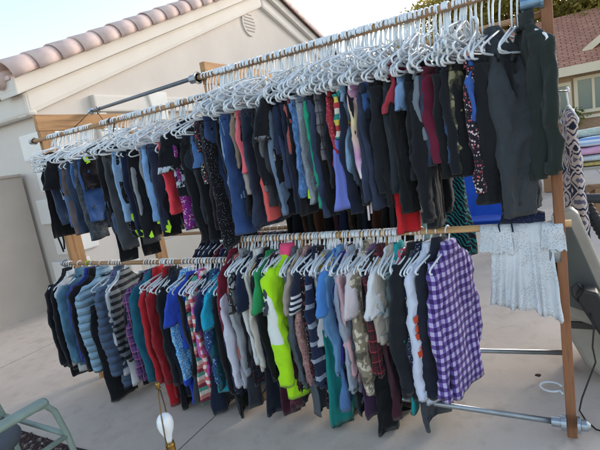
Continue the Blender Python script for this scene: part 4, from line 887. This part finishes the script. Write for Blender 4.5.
LOWER=[
(-3.69, 0.971, 'black padded jacket', 'jacket', 'jacket', 'sol:#191a20', {'w': 0.22673263159885654}),
(-3.662, 0.897, 'black hooded jacket behind the denim one', 'jacket', 'jacket', 'sol:#15171d', {'w': 0.22782359728343538}),
(-3.628, 0.929, 'white long tee behind the denim jacket', 't-shirt', 'shirt', 'sol:#cfd2d6', {'w': 0.20581481071008442}),
(-3.504, 0.83, 'teal blue denim jacket', 'jacket', 'jacket', 'den:#4c7690', {'w': 0.24491600370084365}),
(-3.385, 0.807, 'royal blue zip jacket', 'jacket', 'jacket', 'sol:#27388a', {'w': 0.2307165507618525}),
(-3.325, 0.883, 'black fleece jacket', 'jacket', 'jacket', 'sol:#17191f', {'w': 0.23936174371066626}),
(-3.213, 0.92, 'light blue puffer jacket', 'puffer jacket', 'puffer', 'puf:#8fb0c8', {'w': 0.24}),
(-3.096, 1.09, 'long black flared pants reaching the ground', 'pants', 'pants', 'sol:#17181c', {'w': 0.27, 'flare': 1.05, 'drop': 0.1}),
(-3.068, 0.718, 'charcoal grey long sleeve top', 'top', 'shirt', 'sol:#5b606b', {'w': 0.2174839523885558}),
(-3.039, 0.559, 'lavender knit cardigan', 'cardigan', 'shirt', 'sol:#7d6ea4', {'w': 0.20579919053251688}),
(-3.011, 0.975, 'slate blue quilted puffer jacket', 'puffer jacket', 'puffer', 'puf:#4f617c', {'w': 0.25}),
(-2.982, 0.963, 'white long sleeve shirt', 'shirt', 'shirt', 'sol:#d7dae0', {'w': 0.20990288074196475}),
(-2.954, 0.758, 'grey and black striped sweater', 'sweater', 'shirt', 'str:#23252b:#6f767c:#23252b:#7b8288', {'w': 0.20524900738685814}),
(-2.695, 0.59, 'black tee beside the plaid flannel', 't-shirt', 'tee', 'sol:#16181f', {'w': 0.20533599971326752}),
(-2.666, 0.843, 'purple and pink plaid flannel shirt', 'shirt', 'shirt', 'pla:#2a2038:#b0669e:#6d4a86', {'w': 0.265, 'thick': 1.3}),
(-2.638, 0.908, 'teal green hoodie', 'hoodie', 'hoodie', 'sol:#1f6278', {'w': 0.22954955551009976}),
(-2.609, 0.824, 'dark navy pullover', 'pullover', 'shirt', 'sol:#1b2233', {'w': 0.20056392464441145}),
(-2.575, 1.063, 'red fleece jacket', 'jacket', 'jacket', 'sol:#b0202a', {'w': 0.22897736089246495, 'long': 1}),
(-2.476, 0.978, 'crimson zip jacket with a black lining', 'jacket', 'jacket', 'sol:#8f1c26', {'w': 0.22837128396841666}),
(-2.448, 1.055, 'long black wool coat behind the red jacket', 'coat', 'dress', 'sol:#16171c', {'w': 0.2127834917469775}),
(-2.418, 0.983, 'black windbreaker beside the red jackets', 'jacket', 'jacket', 'sol:#191c23', {'w': 0.23276858562336264}),
(-2.389, 0.976, 'navy long sleeve tee', 't-shirt', 'shirt', 'sol:#1d2536', {'w': 0.20161143654306238}),
(-2.303, 1.021, 'light blue print rash guard with a royal blue hem', 'rash guard', 'shirt', 'rash:#4aa3e6:#d6ecfa:#2546c4', {'w': 0.21863328846753352}),
(-2.262, 0.974, 'dark grey dress with long sides', 'dress', 'dress', 'sol:#3b3f47', {'w': 0.2116079858685279}),
(-2.234, 0.581, 'thin royal blue tee', 't-shirt', 'tee', 'sol:#2c4fc0', {'w': 0.21799597125243797}),
(-2.206, 0.776, 'black camisole with a lace hem', 'top', 'tank', 'sol:#14161c', {'w': 0.21476019099560711}),
(-2.178, 0.98, 'green and pink striped dress', 'dress', 'dress', 'str:#d98a7f:#e8d9cc:#58a894:#8b3b4a', {'w': 0.21019110381200873}),
(-2.15, 0.88, 'orchid pink long sleeve top', 'top', 'shirt', 'sol:#cf5db2', {'w': 0.20363261219394516}),
(-2.122, 0.916, 'coral and white striped top', 'top', 'shirt', 'str:#e06a70:#f0e0dc:#e06a70:#f0e0dc', {'w': 0.20198490689080514}),
(-2.094, 1.033, 'dark navy long dress', 'dress', 'dress', 'sol:#1c2438', {'w': 0.21604505341787483}),
(-2.067, 0.563, 'navy blue short sleeve tee', 't-shirt', 'tee', 'sol:#202b50', {'w': 0.22339467794010726}),
(-2.04, 0.861, 'dark teal blouse', 'blouse', 'shirt', 'sol:#1f5561', {'w': 0.20967061482721666}),
(-2.012, 0.825, 'blue paisley print blouse', 'blouse', 'shirt', 'flo:#2f4f86:#a8c0da:#1b2747', {'w': 0.21898599896138934}),
(-1.985, 0.875, 'turquoise long tank behind the badge tee', 'top', 'tank', 'sol:#25a9c6', {'w': 0.20806309826999952}),
(-1.958, 0.593, 'turquoise tee with a small sleeve badge', 't-shirt', 'tee', 'sol:#20a5c9', {'w': 0.21489625852423938, 'badge': 1}),
(-1.932, 1.023, 'long black maxi dress brushing the ground', 'dress', 'dress', 'sol:#121317', {'w': 0.21126317997110472}),
(-1.905, 0.896, 'black ribbed long sleeve top', 'top', 'shirt', 'sol:#17181d', {'w': 0.21873398217568535}),
(-1.878, 0.893, 'thin navy cardigan', 'cardigan', 'shirt', 'sol:#1f2740', {'w': 0.19997104327096912}),
(-1.852, 0.822, 'pale lilac long sleeve shirt', 'shirt', 'shirt', 'sol:#d3d3e2', {'w': 0.22352015139493261}),
(-1.826, 0.707, 'wine red cardigan', 'cardigan', 'shirt', 'sol:#7a2034', {'w': 0.20807079979183246}),
(-1.799, 1.08, 'charcoal ribbed dress', 'dress', 'dress', 'sol:#34373f', {'w': 0.20711776042458807}),
(-1.773, 0.759, 'dusty salmon tank', 'top', 'tank', 'sol:#c77a70', {'w': 0.2048204523429395}),
(-1.747, 0.931, 'pale grey sweatshirt', 'sweatshirt', 'shirt', 'sol:#9fa3ab', {'w': 0.20858084900290302}),
(-1.722, 0.541, 'black and white camouflage tee', 't-shirt', 'tee', 'cam:#2a2b2e:#c4c6c6:#6d6f70', {'w': 0.21859010039533708}),
(-1.696, 0.914, 'black dress with small red flowers', 'dress', 'dress', 'flo:#15161c:#5c2630:#2b3550', {'w': 0.20193012725003961}),
(-1.67, 0.642, 'navy polo shirt', 'polo shirt', 'tee', 'sol:#202a45', {'w': 0.20707578830448692}),
(-1.645, 0.838, 'ivory long sleeve tee', 't-shirt', 'shirt', 'sol:#cfc9bd', {'w': 0.20374673207708574}),
(-1.619, 0.775, 'white tee beside a green one', 't-shirt', 'shirt', 'sol:#d9dcdc', {'w': 0.20654001495570762}),
(-1.594, 1.105, 'deep navy maxi dress with a loose hem', 'dress', 'dress', 'sol:#1a2032', {'w': 0.21893453629073406}),
(-1.569, 0.954, 'black zip cardigan', 'cardigan', 'shirt', 'sol:#16181d', {'w': 0.21087920441386593}),
(-1.544, 0.482, 'kelly green short sleeve tee', 't-shirt', 'tee', 'sol:#2f9a5c', {'w': 0.22376775400813695}),
(-1.519, 1.088, 'dark burgundy ankle length dress', 'dress', 'dress', 'sol:#43182a', {'w': 0.1997305892884923}),
(-1.494, 0.482, 'charcoal grey short sleeve tee', 't-shirt', 'tee', 'sol:#3e424d', {'w': 0.21819631766965927}),
(-1.469, 0.565, 'black and white striped top', 'top', 'tee', 'str:#16171c:#b9bbbd:#16171c:#b9bbbd', {'w': 0.19903929941909676}),
(-1.445, 1.037, 'brown red patterned dress', 'dress', 'dress', 'flo:#4a2430:#7f4a58:#2a2530', {'w': 0.20898644901332242}),
(-1.42, 0.958, 'neon green and white windbreaker with pink collar', 'windbreaker', 'jacket', 'neon:#b4f01e:#e6ece6', {'w': 0.262, 'thick': 2.0, 'collar': '#f0527f'}),
(-1.396, 1.006, 'black joggers hung full length', 'joggers', 'pants', 'sol:#191b22', {'drop': 0.1, 'w': 0.17}),
(-1.371, 0.913, 'slate grey long sleeve tee', 't-shirt', 'shirt', 'sol:#555c68', {'w': 0.20011414462015786}),
(-1.347, 0.925, 'black leggings under the taupe tee', 'leggings', 'pants', 'sol:#17181e', {'drop': 0.1, 'w': 0.17}),
(-1.323, 0.641, 'taupe beige short sleeve tee', 't-shirt', 'tee', 'sol:#a3958c', {'w': 0.21326957520546322}),
(-1.299, 1.052, 'grey pleated long skirt', 'skirt', 'skirt', 'sol:#50555e', {'w': 0.19, 'drop': 0.08}),
(-1.275, 0.877, 'salmon floral long blouse', 'blouse', 'shirt', 'flo:#a57c79:#c2a49c:#7d5460', {'w': 0.19944620268273036}),
(-1.251, 0.442, 'navy tee with white striped cuffs', 't-shirt', 'tee', 'cuff:#20283c:#e4e6ea', {'w': 0.20578274832544655}),
(-1.227, 0.903, 'navy striped long tee', 't-shirt', 'shirt', 'str:#222b48:#9aa3b5:#222b48:#222b48', {'w': 0.21732138696883982}),
(-1.203, 0.607, 'white sleeveless blouse', 'blouse', 'tank', 'sol:#dfe1e4', {'w': 0.21634773613554603}),
(-1.179, 1.018, 'black blouse with red and white print', 'blouse', 'shirt', 'flo:#1b1a1f:#8d8789:#7a2a33', {'w': 0.20972045159267658}),
(-1.155, 0.341, 'mustard yellow tank', 'top', 'tank', 'sol:#d0a52c', {'w': 0.2146403794211299}),
(-1.132, 1.111, 'long teal maxi skirt', 'skirt', 'skirt', 'sol:#16837f', {'w': 0.2, 'drop': 0.1}),
(-1.108, 0.977, 'denim blue long tunic', 'tunic', 'dress', 'den:#3f6390', {'w': 0.2155259102359725}),
(-1.085, 0.627, 'cornflower blue short sleeve tee', 't-shirt', 'tee', 'sol:#4a86cf', {'w': 0.2162265246604545}),
(-1.061, 0.763, 'light denim blue shirt', 'shirt', 'shirt', 'den:#5783ad', {'w': 0.21949796184237283}),
(-1.038, 0.686, 'deep violet sleeveless top', 'top', 'tank', 'sol:#3a2f86', {'w': 0.21289193498901787}),
(-1.014, 0.812, 'pale pink knit top', 'top', 'shirt', 'sol:#cfa9b0', {'w': 0.2081133020298133}),
(-0.991, 0.94, 'heather grey long sleeve tee', 't-shirt', 'shirt', 'sol:#9aa3b1', {'w': 0.21728036889945246}),
(-0.967, 0.991, 'black lace edged dress', 'dress', 'dress', 'sol:#15161b', {'w': 0.2074351456382318}),
(-0.944, 1.001, 'dark plum long top', 'top', 'dress', 'sol:#3a2140', {'w': 0.21791095106900832}),
(-0.921, 0.48, 'white blush short sleeve tee', 't-shirt', 'tee', 'sol:#d3c9cc', {'w': 0.21419277472878978}),
(-0.898, 0.865, 'tan and cream camouflage jacket', 'jacket', 'jacket', 'cam:#8d8270:#d0c6b0:#5f5a4c', {'w': 0.2282686352669171}),
(-0.874, 0.791, 'dusty mauve blouse', 'blouse', 'shirt', 'sol:#7c6184', {'w': 0.21308939148013406}),
(-0.851, 1.094, 'long black velvet dress', 'dress', 'dress', 'sol:#0f1014', {'w': 0.21439494946315238}),
(-0.828, 0.78, 'red and black plaid shirt', 'shirt', 'shirt', 'pla:#1e1a20:#a03440:#59242c', {'w': 0.20461704111624246}),
(-0.805, 0.984, 'dark wine dress', 'dress', 'dress', 'sol:#3f1826', {'w': 0.1996544243993855}),
(-0.781, 0.422, 'white collared tee', 't-shirt', 'tee', 'sol:#dcdfe3', {'w': 0.2087137044764844}),
(-0.758, 0.586, 'thin beige cardigan', 'cardigan', 'shirt', 'sol:#b3a99f', {'w': 0.212817659127114}),
(-0.735, 0.985, 'turquoise long sleeve top', 'top', 'shirt', 'sol:#1e9b9f', {'w': 0.18, 'X': -0.735}),
(-0.7, 0.384, 'bubblegum pink tank', 'top', 'tank', 'sol:#e0607c', {'w': 0.20487704091621717}),
(-0.645, 0.867, 'large plain black sweatshirt', 'sweatshirt', 'shirt', 'sol:#1a1d24', {'w': 0.23, 'rot': -22, 'thick': 1.6, 'X': -0.645}),
(-0.625, 1.027, 'charcoal grey long tunic', 'tunic', 'dress', 'sol:#3c4048', {'w': 0.19, 'rot': -18, 'X': -0.625}),
(-0.605, 0.784, 'navy top with white polka dots', 'top', 'shirt', 'dot:#1b2340:#d9dce6', {'w': 0.19, 'rot': -18, 'X': -0.605}),
(-0.565, 0.897, 'pale blue white sweatshirt with an orange sleeve print', 'sweatshirt', 'shirt', 'sol:#cfd7ea', {'w': 0.22, 'rot': -24, 'thick': 1.5, 'print': 1, 'X': -0.565}),
(-0.52, 0.874, 'navy hooded jacket beside the last plaid shirt', 'jacket', 'jacket', 'sol:#1d2130', {'w': 0.19, 'rot': -26, 'X': -0.52}),
(-0.475, 0.846, 'purple and lilac checked shirt', 'shirt', 'shirt', 'chk:#bdb6dc:#6c529e:#37265f', {'w': 0.2, 'rot': -17, 'thick': 1.9, 'X': -0.475}),
]

# ------------------------------------------------------------------ clothes on the rails
HM = {}
def hang(loc, rot, label, colour='white', w=.2, neck=0, mess=.03):
    hx = {'white': '#efede8', 'pale grey': '#b9bfc4', 'tan': '#c2a375', 'black': '#1e1f22', 'lime green': '#9ad03a'}[colour]
    key = (colour, w, neck)
    if key not in HM: HM[key] = hanger_mesh('clothes_hanger', surf('hanger_'+colour.replace(' ', '_'), hx, .35, var=.05, vscale=20, bstr=0), .0052, w, neck)
    o = bpy.data.objects.new('clothes_hanger', HM[key]); COL.objects.link(o); o.location = loc; o.rotation_euler = (rng.gauss(0, mess), rng.gauss(0, mess*.5), rot)
    return tag(o, label, 'hanger', 'clothes hangers on the rack')
def zu(X): return 1.96 if X < -1.83 else 2.078-.010*(X+1.83)/1.83
def zl(X): return .905 if X < -1.83 else 1.043
def short(ph): return ph
seen = {}
def neck(where, X): return 0 if not where.startswith('upper front') else (.035 if X < -1.83 else .075)
def row(tab, zf, y, where, group, rfun, base=None):
    for i, (X, ln, ph, cat, kind, code, ex) in enumerate(tab):
        rot = R(ex['rot']) if 'rot' in ex else rfun(X); z = zf(X)
        col = 'white'
        if where.startswith('lower') and i % 11 == 4 and X > -1.8: col = 'tan'
        if where.startswith('lower') and X < -1.83 and i % 9 == 5: col = 'pale grey'
        if 'royal blue zip' in ph: col = 'lime green'
        if 'clipped high' in ph: col = 'black'
        lab = ph+' on the '+where
        if len(lab.split()) > 16: lab = ph
        nk = neck(where, X); garment(kind, cat, ln-nk, code, ex, (X, y, z-nk), rot, lab, group)
        h = ph[4:] if ph.startswith('the ') else ph
        hl = col+' hanger holding the '+h
        hang((X, y, z), rot, ' '.join(hl.split()[:16]), col, .2 if ex.get('w', .2) > .15 else .17, nk)
row(UPPER, zu, 0, 'upper front rail', 'clothes on the upper front rail', lambda X: R(-7+rng.gauss(0, 7)-12*max(0, 1+X)))
row(LOWER, zl, 0, 'lower front rail', 'clothes on the lower front rail', lambda X: R((2 if X < -1.3 else -4)+rng.gauss(0, 6)-14*max(0, 1.2+X)))
UC1, UC2, LC1, LC2 = (-3.4, -3.1, -2.75, -2.5, -2.3, -2.05), (-1.68, -1.55, -1.4, -1.25, -1.1, -.95, -.8, -.65, -.5, -.35), (-2.5, -2.2, -2.05, -1.98), (-1.66, -1.55, -1.45, -1.3, -1.2, -1.1, -1.0, -.85, -.75)
def bare(i, n, c1, c2, f): return rng.choice(c1)+rng.gauss(0, .07) if i < n*f else rng.choice(c2)+rng.gauss(0, .05)
for i in range(56):                                     # bare hangers squeezed in among the others
    X = min(bare(i, 56, UC1, UC2, .3), -.24); hang((X, 0, zu(X)), R(-9+rng.gauss(0, 9)), 'bare white hanger squeezed in among the hung clothes on the upper front rail', neck=rng.choice((.0, .02, .04, .06)), mess=.13)
for i in range(30):
    X = bare(i, 30, LC1, LC2, .25); hang((X, 0, zl(X)), R(-5+rng.gauss(0, 8)), 'bare white hanger wedged between the tops on the lower front rail', mess=.09)
HS = MB()                                               # the rest of the white tangle, too many to tell apart
for i in range(190):
    upf = i < 140
    X = min(bare(i % 140, 140, UC1, UC2, .28), -.26) if upf else bare(i-140, 50, LC1, LC2, .2)
    z = zu(X) if upf else zl(X); me = hanger_mesh('h', HM[('white', .2, 0)].materials[0], .0050, rng.uniform(.17, .21), rng.choice((0, .02, .045, .07)) if upf else 0)
    M = Matrix.Translation((X, 0, z)) @ Matrix.Rotation(R(-8+rng.gauss(0, 9)), 4, 'Z') @ Matrix.Rotation(rng.gauss(0, .12), 4, 'X') @ Matrix.Rotation(rng.gauss(0, .05), 4, 'Y')
    HS.add([M @ v.co for v in me.vertices], [tuple(p.vertices) for p in me.polygons]); bpy.data.meshes.remove(me)
tag(HS.build('clothes_hangers', HM[('white', .2, 0)].materials[0], smooth=True), 'tangled mass of white hangers packed along both front rails', 'hangers', kind='stuff')
BACK1 = [('navy blue suit jacket', '#20263c'), ('charcoal wool jacket', '#2f3238'), ('slate blue windbreaker', '#39465c'), ('black parka', '#16171b'), ('wine red jacket', '#6b2430'), ('indigo hooded jacket', '#262d52'),
         ('dark grey blazer', '#3c4047'), ('black leather look jacket', '#131316'), ('pale grey fleece', '#8f949b'), ('midnight blue coat', '#191f33'), ('maroon cardigan', '#571f2b'), ('black rain jacket', '#1a1c21'),
         ('navy knit pullover', '#232c46'), ('graphite sports jacket', '#33363d'), ('black cardigan with a shawl collar', '#17181c'), ('dark teal jacket', '#1e3a44')]
row([(-2.98+.066*i+.01*math.sin(i*5), .78, n, 'jacket', 'jacket', 'sol:'+c, dict(w=.21)) for i, (n, c) in enumerate(BACK1)], lambda X: .905, 1.0, 'lower rear rail', 'jackets on the lower rear rail', lambda X: R(rng.gauss(-6, 5)))
BACK2 = [('black evening dress', 'sol:#15151a', 1.18), ('navy long dress', 'sol:#1b2236', 1.15), ('chocolate brown dress', 'sol:#4a3026', 1.20), ('charcoal long dress', 'sol:#2a2c33', 1.12), ('rust brown corduroy dress', 'sol:#5c3a2a', 1.22), ('black satin gown', 'sol:#111217', 1.2),
         ('plum velvet dress', 'sol:#3d2234', 1.18), ('dark blue sleeveless dress', 'sol:#1e2a48', 1.2), ('espresso brown dress with lace', 'flo:#3a2a22:#6b5548:#241a16', 1.2), ('black ribbed dress', 'sol:#17181d', 1.2), ('ink blue jersey dress', 'sol:#20263a', 1.15), ('cocoa brown long dress', 'sol:#513428', 1.22),
         ('black crepe dress', 'sol:#16161b', 1.2), ('dark grey pinafore dress', 'sol:#33363d', 1.16), ('black tiered dress', 'sol:#131418', 1.22), ('dusky navy dress', 'sol:#222a40', 1.18)]
row([(-1.70+.062*i, l, n, 'dress', 'dress', c, dict(w=.17)) for i, (n, c, l) in enumerate(BACK2)]+[(-.68, 1.34, 'pale mint green long tunic', 'dress', 'dress', 'sol:#b4cfc8', dict(w=.13, rot=-48)), (-.56, 1.37, 'long teal and black zebra striped dress', 'dress', 'dress', 'zeb:#12161f:#2a8f96', dict(w=.10, rot=-48, flare=2.3))],
    lambda X: 2.065, .70, 'upper rear rail', 'long dresses on the upper rear rail', lambda X: R(rng.gauss(-10, 4)))

# ------------------------------------------------------------------ camera, sun, sky
cam = bpy.data.cameras.new('camera'); co = bpy.data.objects.new('camera', cam); COL.objects.link(co); sc.camera = co
cam.sensor_width = 36; cam.lens = 26.4; cam.clip_start = .05; cam.clip_end = 600
yw, pt, ro = R(30.2), R(9.65), R(9.2)
fh = Vector((-math.sin(yw), math.cos(yw), 0)); up = Vector((0, 0, 1)); f = fh*math.cos(pt)-up*math.sin(pt); u0 = fh*math.sin(pt)+up*math.cos(pt); r0 = Vector((math.cos(yw), math.sin(yw), 0))
r = math.cos(ro)*r0-math.sin(ro)*u0; u = math.sin(ro)*r0+math.cos(ro)*u0
m = Matrix((r, u, -f)).transposed().to_4x4(); m.translation = Vector((-.0212, -2.2187, 1.55)); co.matrix_world = m

EL, AZ = 16.0, 24.0                                      # low sun, behind and to the right of the rack
S = Vector((math.sin(R(AZ))*math.cos(R(EL)), math.cos(R(AZ))*math.cos(R(EL)), math.sin(R(EL))))
sl = bpy.data.lights.new('sun', 'SUN'); sl.energy = .75; sl.angle = R(14); sl.color = (1, .92, .82)
so = bpy.data.objects.new('sun', sl); COL.objects.link(so); so.rotation_euler = S.to_track_quat('Z', 'Y').to_euler(); so.location = (5, 10, 12)
w = bpy.data.worlds.new('World'); sc.world = w; w.use_nodes = True; nt = w.node_tree
sky = nt.nodes.new('ShaderNodeTexSky'); sky.sky_type = 'NISHITA'; sky.sun_disc = False; sky.sun_elevation = R(EL); sky.sun_rotation = R(AZ); sky.air_density = 1.0; sky.dust_density = 1.2; sky.ozone_density = 1.0
bgn = nt.nodes['Background']; bgn.inputs[1].default_value = .15; hs = nt.nodes.new('ShaderNodeHueSaturation'); hs.inputs['Saturation'].default_value = .82; nt.links.new(sky.outputs[0], hs.inputs['Color']); wt = nt.nodes.new('ShaderNodeMix'); wt.data_type = 'RGBA'; wt.blend_type = 'MULTIPLY'; wt.inputs[0].default_value = 1; wt.inputs[7].default_value = (1.03, 1.0, .96, 1); nt.links.new(hs.outputs[0], wt.inputs[6]); nt.links.new(wt.outputs[2], bgn.inputs[0])   # thin warm haze over the sky
vs_ = sc.view_settings; sc.display_settings.display_device = 'sRGB'; vs_.view_transform = 'Standard'; vs_.look = 'None'; vs_.exposure = 1.56; vs_.gamma = 1; vs_.use_curve_mapping = False
sc.cycles.max_bounces = 6; sc.cycles.transparent_max_bounces = 6; sc.cycles.use_denoising = True
